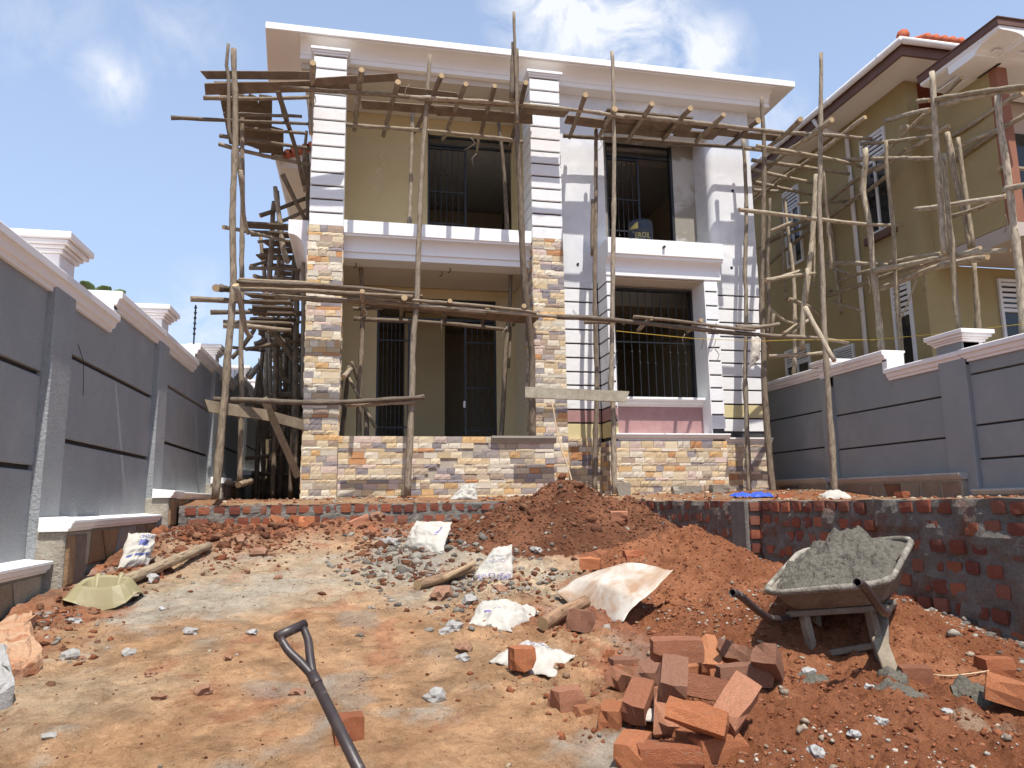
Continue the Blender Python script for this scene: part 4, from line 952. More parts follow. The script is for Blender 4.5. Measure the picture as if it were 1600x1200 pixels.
# ------------------------------------------------------------------ pole scaffolds
def PT(k):
    u, v, pl = k
    if isinstance(pl, str):
        return atX(u, v, float(pl[1:])) if pl[0] == 'X' else atZ(u, v, float(pl[1:]))
    return atY(u, v, pl)
def sh_(y): return y+.42 if y < 10.62 else (y+.3 if y < 10.96 else y)
def PT2(k): return PT(k if isinstance(k[2], str) else (k[0], k[1], sh_(k[2])))
def put(parent, rows, r, PT=PT):
    for row in rows:
        nm, pts = row[0], row[1]; rr = row[2] if len(row) > 2 else r
        P = [PT(p) for p in pts]
        pole(parent, nm, P, rr, rr*(.8 if len(row) < 4 else row[3]))
FS = thing('scaffold', 'rough timber pole scaffold standing across the front of the white house', 'scaffold', (2.5, 10, .05))
D0, D1 = 9.95, 10.85
put(FS, [
 ('post', [(336, 780, 9.3), (347, 652, 9.4), (352, 618, 9.45), (357, 545, 9.5), (361, 495, 9.55), (364, 438, 9.6), (364, 330, 9.7), (367, 240, 9.8), (367, 157, 9.85), (365, 77, 9.9)], .058),
 ('post', [(377, 290, 9.98), (368, 230, 9.9), (358, 207, 9.86), (358, 123, 9.86), (354, 102, 9.86), (357, 69, 9.86)], .036),
 ('post', [(375, 755, 10.6), (377, 618, 10.6), (377, 537, 10.6), (378, 420, 10.6), (379, 240, 10.6), (378, 175, 10.6)], .046),
 ('brace', [(375, 266, 9.85), (378, 300, 10), (381, 335, 10.2), (388, 366, 10.4)], .040),
 ('brace', [(368, 445, 9.4), (377, 475, 9.6), (383, 513, 9.9), (393, 528, 10.0)], .052),
 ('post', [(637, 775, 10.0), (644, 598, 10.0), (645, 550, 10.0), (652, 462, 10.0), (653, 400, 10.0), (660, 258, 10.0), (665, 177, 10.0), (672, 86, 10.0)], .058, .62),
 ('post', [(800, 155, 9.86), (801, 110, 9.86), (802, 67, 9.86)], .046),
 ('post', [(808, 190, 9.84), (806, 120, 9.82), (804, 60, 9.8), (803, 19, 9.8)], .034),
 ('post', [(960, 772, 10.1), (958, 626, 10.1), (955, 610, 10.1), (956, 540, 10.05), (957, 440, 10), (960, 255, 9.98), (958, 134, 9.95), (956, 81, 9.95)], .052, .7),
 ('post', [(929, 770, 10.45), (932, 620, 10.45), (931, 540, 10.45), (929, 440, 10.45), (931, 330, 10.5), (931, 200, 10.55)], .050),
 ('post', [(926, 400, 10.5), (925, 350, 10.5), (926, 312, 10.5)], .042),
 ('post', [(1170, 775, 10.8), (1166, 630, 10.8), (1164, 600, 10.8), (1166, 470, 10.8), (1164, 420, 10.8), (1166, 300, 10.8), (1161, 218, 10.8)], .048),
 ('post', [(1209, 778, 10.2), (1199, 680, 10.2), (1194, 600, 10.2), (1194, 527, 10.2), (1190, 487, 10.2), (1192, 393, 10.2), (1194, 255, 10.2), (1190, 152, 10.2)], .066, .6),
 ('post', [(1199, 530, 10.15), (1201, 460, 10.1), (1200, 400, 10.1), (1203, 310, 10.1)], .036),
 ('brace', [(1199, 545, 10.2), (1205, 525, 10.1), (1209, 490, 10)], .038),
 ('post', [(1305, 776, 9.5), (1300, 700, 9.5), (1295, 633, 9.5), (1287, 487, 9.5), (1286, 458, 9.5), (1280, 327, 9.5), (1282, 278, 9.5), (1282, 163, 9.5), (1283, 83, 9.5)], .058, .62),
 # inner props of the porch and the upper loggia
 ('prop', [(560, 690, 11.7), (562, 598, 11.7), (565, 550, 11.7), (566, 448, 11.7), (563, 411, 11.7)], .050),
 ('prop', [(782, 690, 11.7), (788, 598, 11.7), (790, 550, 11.7), (795, 502, 11.7), (798, 424, 11.7)], .050),
 ('prop', [(795, 575, 11.75), (798, 510, 11.75)], .03),
 ('prop', [(640, 362, 11.5), (642, 258, 11.5), (644, 210, 11.5), (645, 172, 11.5)], .046),
 ('prop', [(793, 372, 11.5), (787, 260, 11.5), (779, 190, 11.5)], .044),
 # upper ledgers
 ('ledger', [(335, 131, D0), (420, 133, D0), (500, 142, D0), (600, 148, D0), (720, 160, D0), (830, 166, D0)], .044),
 ('ledger', [(640, 152, D0-.05), (720, 157, D0-.05), (807, 162, D0-.05), (920, 175, D0-.05), (975, 183, D0-.05)], .042),
 ('ledger', [(960, 180, D0), (1050, 188, D0), (1129, 196, D0), (1220, 207, D0), (1290, 211, D0), (1362, 217, D0)], .048),
 ('ledger', [(318, 153, D0+.35), (400, 155, D0+.35), (485, 152, D0+.35)], .042),
 ('ledger', [(540, 195, D1), (640, 202, D1), (720, 210, D1), (818, 222, D1)], .044),
 ('ledger', [(880, 212, D1), (1000, 219, D1), (1100, 226, D1), (1220, 236, D1), (1280, 247, D1+.1)], .044),
 # middle ledgers
 ('ledger', [(369, 440, 9.75), (480, 445, 9.75), (560, 450, 9.75), (648, 458, 9.75)], .036),
 ('ledger', [(372, 452, 9.85), (480, 455, 9.85), (560, 459, 9.85), (645, 464, 9.85)], .042),
 ('ledger', [(430, 462, D0), (480, 466, D0), (590, 473, D0), (680, 481, D0), (760, 489, D0)], .050),
 ('ledger', [(542, 467, 9.9), (655, 470, 9.9), (720, 475, 9.9), (812, 485, 9.9), (838, 490, 9.9)], .034),
 ('ledger', [(655, 478, 9.93), (740, 484, 9.93), (830, 491, 9.93), (920, 499, 9.93), (960, 502, 9.93)], .040),
 ('ledger', [(870, 495, 9.9), (960, 500, 9.9), (1040, 509, 9.9), (1120, 518, 9.9), (1187, 523, 9.9)], .046),
 ('ledger', [(990, 495, 9.85), (1040, 500, 9.85), (1120, 510, 9.85), (1180, 516, 9.85)], .034),
 ('ledger', [(1060, 511, 9.95), (1187, 523, 9.95), (1277, 529, 9.95), (1325, 536, 9.95)], .044),
 ('ledger', [(1150, 511, 9.9), (1185, 511, 9.85), (1218, 506, 9.8)], .044),
 ('ledger', [(913, 504, 10.1), (930, 504, 10.1), (962, 505, 10.1)], .034),
 ('ledger', [(553, 498, 10.8), (640, 502, 10.8), (720, 508, 10.8), (793, 515, 10.8)], .042),
 ('ledger', [(551, 482, 10.5), (598, 482, 10.5)], .036),
 ('ledger', [(333, 624, 9.6), (420, 627, 9.7), (518, 629, 9.8), (600, 625, 9.9), (663, 620, 9.9)], .046),
 ('ledger', [(540, 633, 9.95), (592, 631, 9.95), (648, 628, 9.95)], .034),
 # transoms reaching from the outer ledger to the wall
 ] + [('transom', [(a, b, 'Z6.09'), ((a+c)/2, (b+d)/2, 'Z6.09'), (c, d, 'Z6.09')], rr) for a, b, c, d, rr in (
   (489, 98, 485, 200, .052), (565, 109, 554, 203, .050), (622, 128, 599, 213, .050), (690, 118, 648, 207, .048), (728, 131, 692, 218, .048), (773, 134, 750, 212, .046), (748, 212, 745, 238, .036), (822, 129, 796, 232, .046),
   (915, 148, 890, 215, .050), (961, 170, 935, 215, .048), (1019, 162, 980, 221, .052), (1079, 169, 1036, 217, .052), (1131, 179, 1088, 221, .048), (1185, 188, 1137, 228, .050))]
 + [('transom', [(a, b, 'Z2.84'), (c, d, 'Z2.84')], .042) for a, b, c, d in ((566, 455, 569, 496), (703, 470, 692, 503), (632, 465, 626, 498), (819, 478, 802, 508), (762, 482, 752, 510))]
 + [('transom', [(966, 500, 9.9), (975, 506, 10.6)], .036), ('transom', [(1100, 517, 9.9), (1119, 507, 10.6)], .032)], .044, PT2)
put(FS, [('post', [(832, 684, 11.02), (831, 598, 10.97), (831, 550, 10.92), (822, 467, 10.72), (817, 398, 10.6), (812, 295, 10.5), (807, 190, 10.4), (807, 77, 10.34)], .068, .62)], .066)
pole(FS, 'transom', [(4.34, 10.25, 2.72), (4.40, 10.97, 2.70)], .04); pole(FS, 'transom', [(5.16, 10.25, 2.72), (5.26, 10.97, 2.70)], .04)
TW = (.24, .175, .12)
def bd(a, b, w, th=.028, tone=TW, tw=0.0, par=None, name='plank'): return plank(par or FS, name, PT2(a), PT2(b), w*1.15, th, up=(0, -.35-.5*abs(tw), -.8), tone=tone)
for a, b, w, tw in (((318, 117, 10.0), (490, 118, 10.0), .10, .9), ((320, 139, 9.9), (545, 133, 10.0), .14, .5), ((493, 128, 9.85), (622, 120, 9.8), .10, .7), ((622, 139, 9.97), (717, 151, 9.97), .09, .6),
                    ((565, 163, 10.3), (722, 174, 10.3), .12, .5), ((680, 173, 10.3), (760, 178, 10.3), .12, .5), ((738, 180, 10.45), (832, 186, 10.45), .15, .3), ((884, 186, 10.3), (958, 196, 10.3), .13, .3)):
    bd(a, b, w, tw=tw)
for i, (x0, x1, y) in enumerate(((2.45, 3.2, 10.62), (3.80, 5.25, 10.46), (3.86, 5.40, 10.65), (3.90, 5.30, 10.84), (4.0, 5.1, 10.99), (5.2, 5.95, 10.92), (5.7, 7.1, 10.72), (1.1, 2.4, 10.85), (5.3, 6.0, 10.60), (3.35, 4.0, 10.8))):
    plank(FS, 'plank', (x0, y, 6.155+.012*(i % 3)), (x1, y+rnd.uniform(-.03, .03), 6.16+.012*(i % 2)), .205, .026, tone=TW)
plank(FS, 'plank', PT2((322, 634, 9.4)), PT2((417, 649, 9.9)), .15, .035, up=(.2, -1, .1), tone=(.36, .29, .2)); plank(FS, 'plank', PT2((424, 651, 10.3)), PT2((474, 664, 11.0)), .15, .035, up=(.2, -1, .1), tone=(.25, .2, .14))
plank(FS, 'brace', PT2((412, 622, 9.95)), PT2((466, 745, 10.6)), .10, .035, up=(.1, -1, .1), tone=(.36, .29, .2))
plank(FS, 'plank', PT2((820, 613, 9.92)), PT2((980, 620, 9.92)), .16, .04, up=(0, -1, .1), tone=(.42, .37, .28))
plank(FS, 'plank', PT((370, 441, 9.9)), PT((492, 446, 9.9)), .12, .03, tw_ := (0, -.4, 1)) if False else bd((370, 441, 9.9), (492, 447, 9.9), .12, tw=.4, tone=(.36, .28, .19))
for i in range(4): plank(FS, 'plank', atZ(388+3*i, 462+9*i, 2.92), atZ(455+2*i, 464+9*i, 2.92), .20, .03, tone=(.20, .15, .105))
for i, (a, b) in enumerate((((470, 449, 10.2), (660, 468, 10.2)), ((560, 470, 10.4), (780, 494, 10.4)), ((700, 487, 10.5), (838, 500, 10.5)))): bd(a, b, .14, tw=.2)
# loose strips and bark shreds tied round the joints
for u, v in ((560, 150), (735, 215), (640, 132), (492, 150), (745, 240), (793, 510), (1098, 525), (1119, 530), (690, 500), (1070, 522), (1117, 545), (935, 216), (566, 480)):
    q = PT2((u, v, 9.85)); o = pole(FS, 'tie_strip', [q, q+Vector((rnd.uniform(-.08, .08), 0, -.09)), q+Vector((rnd.uniform(-.1, .1), .02, -.2))], .008, .005, wob=.0)
# trestle on the porch and short offcuts
TR = thing('trestle', 'small timber trestle with cut orange ended crosspiece standing in the porch by the left pillar', 'trestle', (-.1, 11.8, .35))
put(TR, [('leg', [(533, 690, 11.9), (546, 571, 11.8)], .045), ('leg', [(526, 690, 11.5), (533, 590, 11.5)], .045), ('leg', [(587, 668, 11.5), (545, 590, 11.6)], .036), ('leg', [(562, 600, 11.9), (549, 565, 11.8)], .036), ('crosspiece', [(536, 590, 11.4), (553, 572, 12.0)], .055), ('rail', [(530, 632, 11.6), (585, 633, 11.6)], .03), ('leg', [(574, 690, 11.6), (572, 640, 11.6)], .05)], .045)

# deck seen from below over the left corner, and the tangled flank scaffold behind it
LS = thing('scaffold', 'tangled pole scaffold in the narrow passage between the left wall and the house', 'scaffold', (-1.5, 13, .1))
DZ = 6.1
for i, (u0, v0, u1, v1, w) in enumerate(((353, 143, 368, 226, .20), (372, 148, 384, 226, .16), (383, 150, 392, 224, .17), (396, 150, 393, 228, .14), (415, 150, 414, 238, .20), (433, 200, 433, 250, .20), (402, 160, 404, 232, .15), (362, 150, 376, 222, .14))):
    plank(LS, 'plank', atZ(u0, v0, DZ), atZ(u1, v1, DZ), w, .026, tone=(.20, .15, .105))
put(LS, [
 ('ledger', [(267, 184, 10.8), (352, 188, 10.9), (490, 194, 11.0)], .036), ('ledger', [(349, 178, 10.7), (430, 181, 10.7), (472, 182, 10.7)], .036), ('ledger', [(370, 198, 11.1), (420, 203, 11.1), (481, 209, 11.1)], .036),
 ('ledger', [(343, 212, 11.6), (400, 220, 11.6), (487, 233, 11.6)], .042), ('ledger', [(342, 225, 11.9), (388, 238, 11.9), (487, 258, 11.9)], .044),
 ('brace', [(434, 140, 10.4), (448, 190, 11), (462, 232, 11.5), (475, 290, 12)], .048), ('post', [(486, 210, 10.9), (484, 160, 10.9), (484, 130, 10.9)], .04),
 ('brace', [(441, 272, 12), (458, 306, 12.2), (478, 345, 12.4)], .048), ('post', [(477, 300, 12.0), (474, 255, 12.0), (479, 205, 12.0)], .036), ('post', [(482, 345, 12.5), (480, 240, 12.5)], .05),
 ('ledger', [(406, 337, 12.5), (440, 325, 12.6), (478, 310, 12.8)], .048), ('ledger', [(415, 355, 12.5), (450, 342, 12.6), (486, 324, 12.7)], .044),
 ('post', [(421, 440, 12.6), (424, 380, 12.6), (428, 315, 12.6)], .055), ('post', [(450, 410, 12.2), (443, 390, 12.2), (438, 348, 12.2), (430, 292, 12.2)], .055), ('post', [(436, 330, 12.9), (434, 298, 12.9)], .036),
 ('ledger', [(349, 355, 11.0), (400, 365, 11.6), (453, 377, 12.2)], .040), ('ledger', [(403, 378, 13), (423, 376, 13.1)], .036), ('ledger', [(406, 398, 13), (440, 401, 13)], .036), ('ledger', [(389, 419, 12.5), (430, 420, 12.6), (475, 423, 12.8)], .042),
 ('ledger', [(392, 415, 13), (418, 408, 13.5)], .036), ('ledger', [(397, 431, 13), (418, 436, 13.2), (460, 437, 13.2)], .044),
 ('post', [(414, 440, 14), (410, 400, 14), (407, 368, 14)], .05), ('post', [(434, 445, 13.5), (436, 380, 13.5)], .05), ('post', [(442, 440, 14.5), (441, 400, 14.5)], .05), ('post', [(459, 440, 13), (460, 390, 13)], .055), ('post', [(474, 620, 12), (474, 410, 12)], .05),
 ('brace', [(436, 360, 13), (445, 395, 13.3), (450, 412, 13.4)], .05),
 ('ledger', [(337, 450, 9.75), (360, 452, 10.4)], .060), ('ledger', [(298, 467, 10.2), (330, 469, 10.3), (392, 472, 10.5)], .048), ('ledger', [(329, 488, 10.9), (370, 488, 11), (417, 489, 11)], .044), ('ledger', [(349, 503, 11.5), (400, 504, 11.5), (457, 506, 11.5)], .042), ('ledger', [(349, 509, 11.3), (400, 511, 11.3), (417, 513, 11.3), (455, 516, 11.3)], .050),
 ('brace', [(390, 590, 14), (404, 570, 14.3), (418, 551, 14.5)], .06), ('brace', [(362, 560, 12), (380, 540, 12), (398, 514, 12)], .045), ('brace', [(397, 538, 12.5), (417, 531, 12.5)], .055), ('brace', [(404, 518, 12), (420, 512, 12)], .06),
 ('brace', [(418, 514, 12), (433, 527, 12.2), (450, 548, 12.4), (470, 580, 12.8)], .062), ('brace', [(437, 528, 13), (458, 518, 13)], .05), ('ledger', [(363, 543, 13), (415, 548, 13.4)], .035), ('ledger', [(430, 548, 13.4), (478, 546, 13.4)], .04), ('ledger', [(420, 618, 13), (478, 616, 13)], .055),
 ('post', [(417, 640, 13.4), (416, 580, 13.4), (418, 515, 13.4)], .05), ('post', [(423, 640, 13), (421, 510, 13)], .045), ('post', [(429, 640, 12.6), (430, 560, 12.6), (431, 505, 12.6)], .05), ('post', [(438, 640, 14.2), (436, 560, 14.2), (434, 520, 14.2)], .05), ('post', [(446, 620, 15), (445, 520, 15)], .05), ('post', [(461, 745, 12.4), (462, 600, 12.4), (463, 480, 12.4), (460, 465, 12.4)], .065), ('post', [(453, 640, 13.6), (455, 520, 13.6)], .05),
 ('brace', [(435, 560, 13), (442, 588, 13.2), (456, 603, 13.4)], .05), ('post', [(406, 620, 15), (406, 560, 15)], .05), ('brace', [(422, 720, 13), (445, 665, 13)], .05), ('ledger', [(392, 545, 15.4), (450, 552, 15.4)], .05),
 ('post', [(426, 560, 16.5), (427, 500, 16.5), (428, 440, 16.5)], .05), ('post', [(448, 560, 16.5), (447, 440, 16.5)], .05), ('ledger', [(410, 455, 16.5), (475, 458, 16.5)], .05)], .046)
for zz in (3.0, 4.45):  # plank decks added to cast shade into the passage, toned dark as if shaded
    for i in range(11):
        y = 11.9+.42*i; plank(LS, 'plank', (-1.72+rnd.uniform(-.15, .1), y, zz+rnd.uniform(-.02, .03)), (-1.0+rnd.uniform(-.1, .08), y+rnd.uniform(-.1, .1), zz+rnd.uniform(-.02, .03)), .24, .03, tone=(.17, .13, .095))
for i in range(34):
    y = rnd.uniform(12.2, 16.3); x = rnd.choice((-1.75, -1.05, -1.4))+rnd.uniform(-.12, .12); z = rnd.uniform(.4, 3.9); k = rnd.random(); t_ = rnd.choice([(.17, .13, .09), (.22, .17, .12), (.14, .105, .075)])  # dark tones put the passage's shade into the pole colour
    if k < .34: pole(LS, 'post', [(x, y, .1), (x+rnd.uniform(-.1, .1), y+.05, z+1.0)], .05, tone=t_)
    elif k < .7: pole(LS, 'ledger', [(-1.85+rnd.uniform(-.15, .1), y, z), (-.95, y+rnd.uniform(-.3, .3), z+rnd.uniform(-.15, .15))], .042, tone=t_)
    else: pole(LS, 'brace', [(x, y, z), (x+rnd.uniform(-.5, .5), y+rnd.uniform(-.4, .8), z+rnd.uniform(-.8, .8))], .042, tone=t_)

# scaffold between the two houses and along the olive house
NS = thing('scaffold', 'pale pole scaffold in front of the olive house, behind the right wall', 'scaffold', (8.4, 10, .1))
A_, B_ = 'X8.35', 'X8.8'
put(NS, [
 ('post', [(1379, 548, A_), (1377, 540, A_), (1363, 400, A_), (1357, 343, A_), (1348, 293, A_), (1352, 260, A_), (1352, 232, A_)], .058, .95),
 ('post', [(1410, 572, A_), (1400, 440, A_), (1398, 407, A_), (1395, 343, A_), (1386, 260, A_), (1384, 220, A_)], .046),
 ('post', [(1477, 397, 'X8.2'), (1472, 343, 'X8.2'), (1465, 260, 'X8.2'), (1460, 163, 'X8.2'), (1456, 112, 'X8.2')], .058),
 ('post', [(1499, 515, 'X8.2'), (1492, 458, 'X8.2'), (1485, 360, 'X8.2'), (1477, 278, 'X8.2'), (1475, 240, 'X8.2')], .048),
 ('post', [(1518, 389, B_), (1508, 343, B_), (1493, 278, B_), (1480, 207, B_)], .058), ('post', [(1521, 388, B_), (1511, 320, B_), (1502, 260, B_), (1497, 215, B_)], .044),
 ('post', [(1529, 540, B_), (1525, 458, B_), (1522, 410, B_)], .046), ('post', [(1600, 530, 'X8.2'), (1593, 427, 'X8.2'), (1585, 360, 'X8.2'), (1575, 278, 'X8.2'), (1563, 197, 'X8.2'), (1559, 150, 'X8.2')], .058), ('post', [(1513, 310, 9.6), (1511, 278, 9.6)], .04),
 ('post', [(1592, 430, 'X8.3'), (1588, 370, 'X8.3'), (1582, 320, 'X8.3')], .035), ('post', [(1253, 547, 10.4), (1255, 483, 10.4), (1262, 420, 10.4)], .055), ('post', [(1258, 470, 10.6), (1270, 360, 10.6), (1275, 273, 10.6)], .058), ('post', [(1299, 420, 11.2), (1292, 330, 11), (1286, 265, 10.8)], .036), ('post', [(1272, 440, 11), (1273, 330, 11)], .02),
 ('post', [(1241, 585, 12.2), (1242, 520, 12.2), (1240, 440, 12.2), (1232, 365, 12.2), (1225, 310, 12.2)], .05), ('post', [(1315, 490, 12.5), (1305, 420, 12.5), (1297, 345, 12.5)], .046), ('post', [(1343, 500, 12.6), (1341, 440, 12.6), (1342, 388, 12.6)], .05), ('post', [(1343, 390, 12.6), (1347, 310, 12.6)], .03), ('post', [(1228, 470, 13.5), (1220, 330, 13.5)], .04),
 ('ledger', [(1182, 228, 10.6), (1277, 245, 10.7), (1345, 260, 10.8)], .042), ('ledger', [(1197, 231, 10.75), (1310, 250, 10.8), (1347, 262, 10.9)], .036), ('ledger', [(1163, 232, 10.95), (1277, 247, 10.95)], .036),
 ('ledger', [(1175, 250, 11.6), (1250, 260, 11.6), (1327, 272, 11.6)], .046), ('ledger', [(1177, 265, 12.0), (1230, 277, 12), (1270, 286, 12)], .044), ('ledger', [(1178, 285, 12.5), (1220, 294, 12.5), (1270, 304, 12.5)], .050), ('ledger', [(1177, 297, 13), (1222, 299, 13)], .044),
 ('ledger', [(1155, 328, 10.3), (1277, 342, 10.3), (1352, 350, 10.3), (1410, 352, 10.3)], .044), ('ledger', [(1248, 319, 12), (1300, 316, 12), (1349, 312, 12)], .042), ('ledger', [(1196, 438, 10.3), (1220, 433, 10.4), (1251, 423, 10.5)], .044), ('ledger', [(1205, 437, 10.4), (1240, 431, 10.4), (1274, 427, 10.4)], .040), ('ledger', [(1201, 557, 10.6), (1240, 555, 10.5), (1285, 551, 10.4)], .042), ('brace', [(1258, 480, 9.9), (1280, 520, 9.7), (1304, 564, 9.5)], .048),
 ('brace', [(1222, 523, 10.4), (1245, 512, 10.6), (1265, 499, 10.8)], .036), ('brace', [(1224, 521, 10.3), (1250, 503, 10.6)], .03), ('ledger', [(1233, 467, 12), (1265, 480, 12), (1280, 492, 12)], .05), ('ledger', [(1200, 480, 11), (1225, 500, 11), (1240, 505, 11)], .03),
 ('transom', [(1251, 186, 9.7), (1225, 212, 10.4), (1197, 232, 11.2)], .054), ('transom', [(1300, 187, 9.6), (1260, 218, 10.4), (1227, 240, 11.2), (1177, 282, 12.5)], .052), ('transom', [(1352, 183, 9.9), (1285, 235, 11), (1222, 280, 12.2), (1178, 314, 13.5)], .046),
 ('ledger', [(1392, 250, 'X9.05'), (1343, 277, 'X9.05'), (1287, 320, 'X9.05'), (1253, 347, 'X9.05')], .052), ('ledger', [(1260, 341, 'X9.0'), (1203, 373, 'X9.0'), (1182, 390, 'X9.0')], .05), ('ledger', [(1350, 300, 'X9.1'), (1298, 338, 'X9.1'), (1250, 372, 'X9.1'), (1203, 412, 'X9.1')], .05), ('ledger', [(1390, 271, 'X9.1'), (1357, 298, 'X9.1')], .05), ('ledger', [(1298, 340, 'X9.1'), (1230, 366, 'X9.1'), (1200, 380, 'X9.1')], .05), ('plank', [(1203, 362, 11), (1240, 347, 10.8)], .045),
 ('ledger', [(1434, 158, 'X8.35'), (1453, 157, 'X8.3')], .046), ('ledger', [(1463, 155, 'X8.2'), (1530, 144, 'X8.2'), (1604, 134, 'X8.2')], .042), ('ledger', [(1470, 164, 'X8.25'), (1530, 150, 'X8.25'), (1604, 138, 'X8.25')], .048), ('ledger', [(1560, 118, 9), (1604, 124, 9)], .046), ('ledger', [(1575, 125, 9.2), (1604, 130, 9.2)], .04),
 ('ledger', [(1383, 189, B_), (1420, 178, B_), (1453, 172, 'X8.4')], .050), ('ledger', [(1407, 199, 9.9), (1480, 203, 9.7), (1560, 204, 9.5)], .055), ('ledger', [(1346, 225, 'X8.6'), (1400, 220, 'X8.5'), (1458, 213, 'X8.4')], .042), ('ledger', [(1320, 249, 'X8.5'), (1393, 248, 'X8.4'), (1461, 247, 'X8.3')], .044), ('ledger', [(1560, 263, 8.8), (1604, 264, 8.8)], .05),
 ('transom', [(1503, 121, 8.8), (1480, 145, 9.3), (1463, 162, 9.6)], .036), ('transom', [(1452, 173, 9.4), (1410, 212, 10), (1375, 247, 10.6)], .042), ('transom', [(1483, 197, 9.3), (1428, 230, 10), (1368, 267, 10.8)], .05), ('transom', [(1599, 144, 8.3), (1555, 170, 8.8), (1513, 198, 9.3), (1478, 218, 9.8)], .048), ('transom', [(1603, 179, 8.4), (1550, 212, 8.9), (1493, 251, 9.6)], .046), ('transom', [(1560, 203, 8.8), (1515, 222, 9.2), (1478, 241, 9.6)], .044), ('transom', [(1415, 232, 10), (1398, 250, 10.4)], .03),
 ('ledger', [(1431, 327, 'X8.5'), (1473, 322, 'X8.4'), (1515, 316, 'X8.3'), (1573, 307, 'X8.3')], .048), ('ledger', [(1487, 338, 'X8.6'), (1537, 322, 'X8.5'), (1575, 303, 'X8.5')], .042), ('ledger', [(1570, 296, 'X8.2'), (1604, 288, 'X8.2')], .055),
 ('ledger', [(1288, 410, 'X8.5'), (1340, 412, 'X8.5'), (1395, 414, 'X8.5')], .044), ('ledger', [(1365, 424, 'X8.3'), (1430, 410, 'X8.3'), (1487, 400, 'X8.3'), (1577, 391, 'X8.3')], .052), ('ledger', [(1390, 411, 'X8.4'), (1430, 402, 'X8.4'), (1470, 396, 'X8.4')], .040), ('ledger', [(1293, 462, 'X8.7'), (1340, 447, 'X8.7'), (1400, 425, 'X8.6'), (1440, 412, 'X8.6')], .056), ('ledger', [(1375, 452, 'X8.6'), (1430, 430, 'X8.6'), (1483, 413, 'X8.6'), (1543, 401, 'X8.6')], .066), ('ledger', [(1310, 440, 'X8.6'), (1350, 425, 'X8.6'), (1400, 418, 'X8.5')], .044), ('ledger', [(1290, 415, 'X8.8'), (1325, 428, 'X8.8')], .036), ('ledger', [(1372, 425, 'X8.8'), (1410, 437, 'X8.9')], .036), ('ledger', [(1420, 425, 'X8.4'), (1475, 403, 'X8.4')], .040), ('ledger', [(1500, 400, 'X8.4'), (1532, 387, 'X8.4')], .044),
 ('brace', [(1432, 438, 'X8.3'), (1420, 470, 'X8.3'), (1405, 505, 'X8.3')], .014), ('ledger', [(1262, 443, 12), (1300, 455, 12)], .04), ('ledger', [(1300, 470, 'X8.9'), (1345, 486, 'X8.9')], .03)], .046)
for o in NS.children:
    c = rnd.choice([(.41, .35, .26), (.35, .29, .21), (.32, .265, .185), (.45, .385, .29)]); o.color = (*c, 1)
for u, v in ((1355, 430), (1357, 440), (1443, 430), (1570, 335), (1208, 500), (1290, 395)):
    q = PT((u, v, 'X8.4')); pole(NS, 'tie_strip', [q, q+Vector((.03, 0, -.12)), q+Vector((-.02, .02, -.25))], .009, .006, wob=0)
# ------------------------------------------------------------------ wheelbarrow and its load
wb_p = PG(1294, 1058); wz = wb_p.z
BO = Vector((wb_p.x+.10, wb_p.y+.03, wz+.03))
yaw_b = math.radians(-50)
BM = Matrix.Translation(BO) @ Matrix.Rotation(yaw_b, 4, 'Z') @ Matrix.Rotation(math.radians(-8), 4, 'Y') @ Matrix.Scale(.86, 4)
def bw(x, y, z): return BM @ Vector((x, y, z))
WB = thing('wheelbarrow', 'cement caked steel wheelbarrow heaped with wet mortar, standing on the red soil heap', 'wheelbarrow', BO)
def rrect(x0, x1, y0, y1, r, n=5):
    pts = []
    for cx, cy, a0 in ((x1-r, y1-r, 0), (x0+r, y1-r, 90), (x0+r, y0+r, 180), (x1-r, y0+r, 270)):
        for k in range(n+1):
            a = math.radians(a0+90*k/n); pts.append((cx+r*math.cos(a), cy+r*math.sin(a)))
    return pts
def tray():
    rings = []
    spec = [((-.20, .20, .20, .64), .05, .285, .02), ((-.27, .27, .08, .76), .10, .33, .06), ((-.325, .325, .0, .86), .13, .40, .16), ((-.345, .345, -.03, .90), .14, .43, .20), ((-.365, .365, -.05, .92), .15, .44, .21), ((-.365, .365, -.05, .92), .15, .42, .21)]
    for (x0, x1, y0, y1), r, z, tl in spec:
        rings.append([(x, y, z+tl*((y-y0)/(y1-y0))) for x, y in rrect(x0, x1, y0, y1, r)])
    v = [bw(*p) for R in rings for p in R]; n = len(rings[0]); f = []
    for i in range(len(rings)-1):
        for j in range(n): k = (j+1) % n; f.append((i*n+j, i*n+k, (i+1)*n+k, (i+1)*n+j))
    f.append(tuple(range(n))[::-1])
    o = obj('tray', v, f, m_barrow, WB, smooth=True); s_ = o.modifiers.new('t', 'SOLIDIFY'); s_.thickness = .006
    R = rings[4]; mb = MB(); P = [bw(x, y, z+.004) for x, y, z in R]+[bw(*R[0])+Vector((0, 0, .004)), bw(*R[1])+Vector((0, 0, .004))]
    mb.tube(P, [.016+rnd.uniform(-.003, .005) for _ in P], 7); mb.build('rim', m_rim, o, smooth=True)
tray()
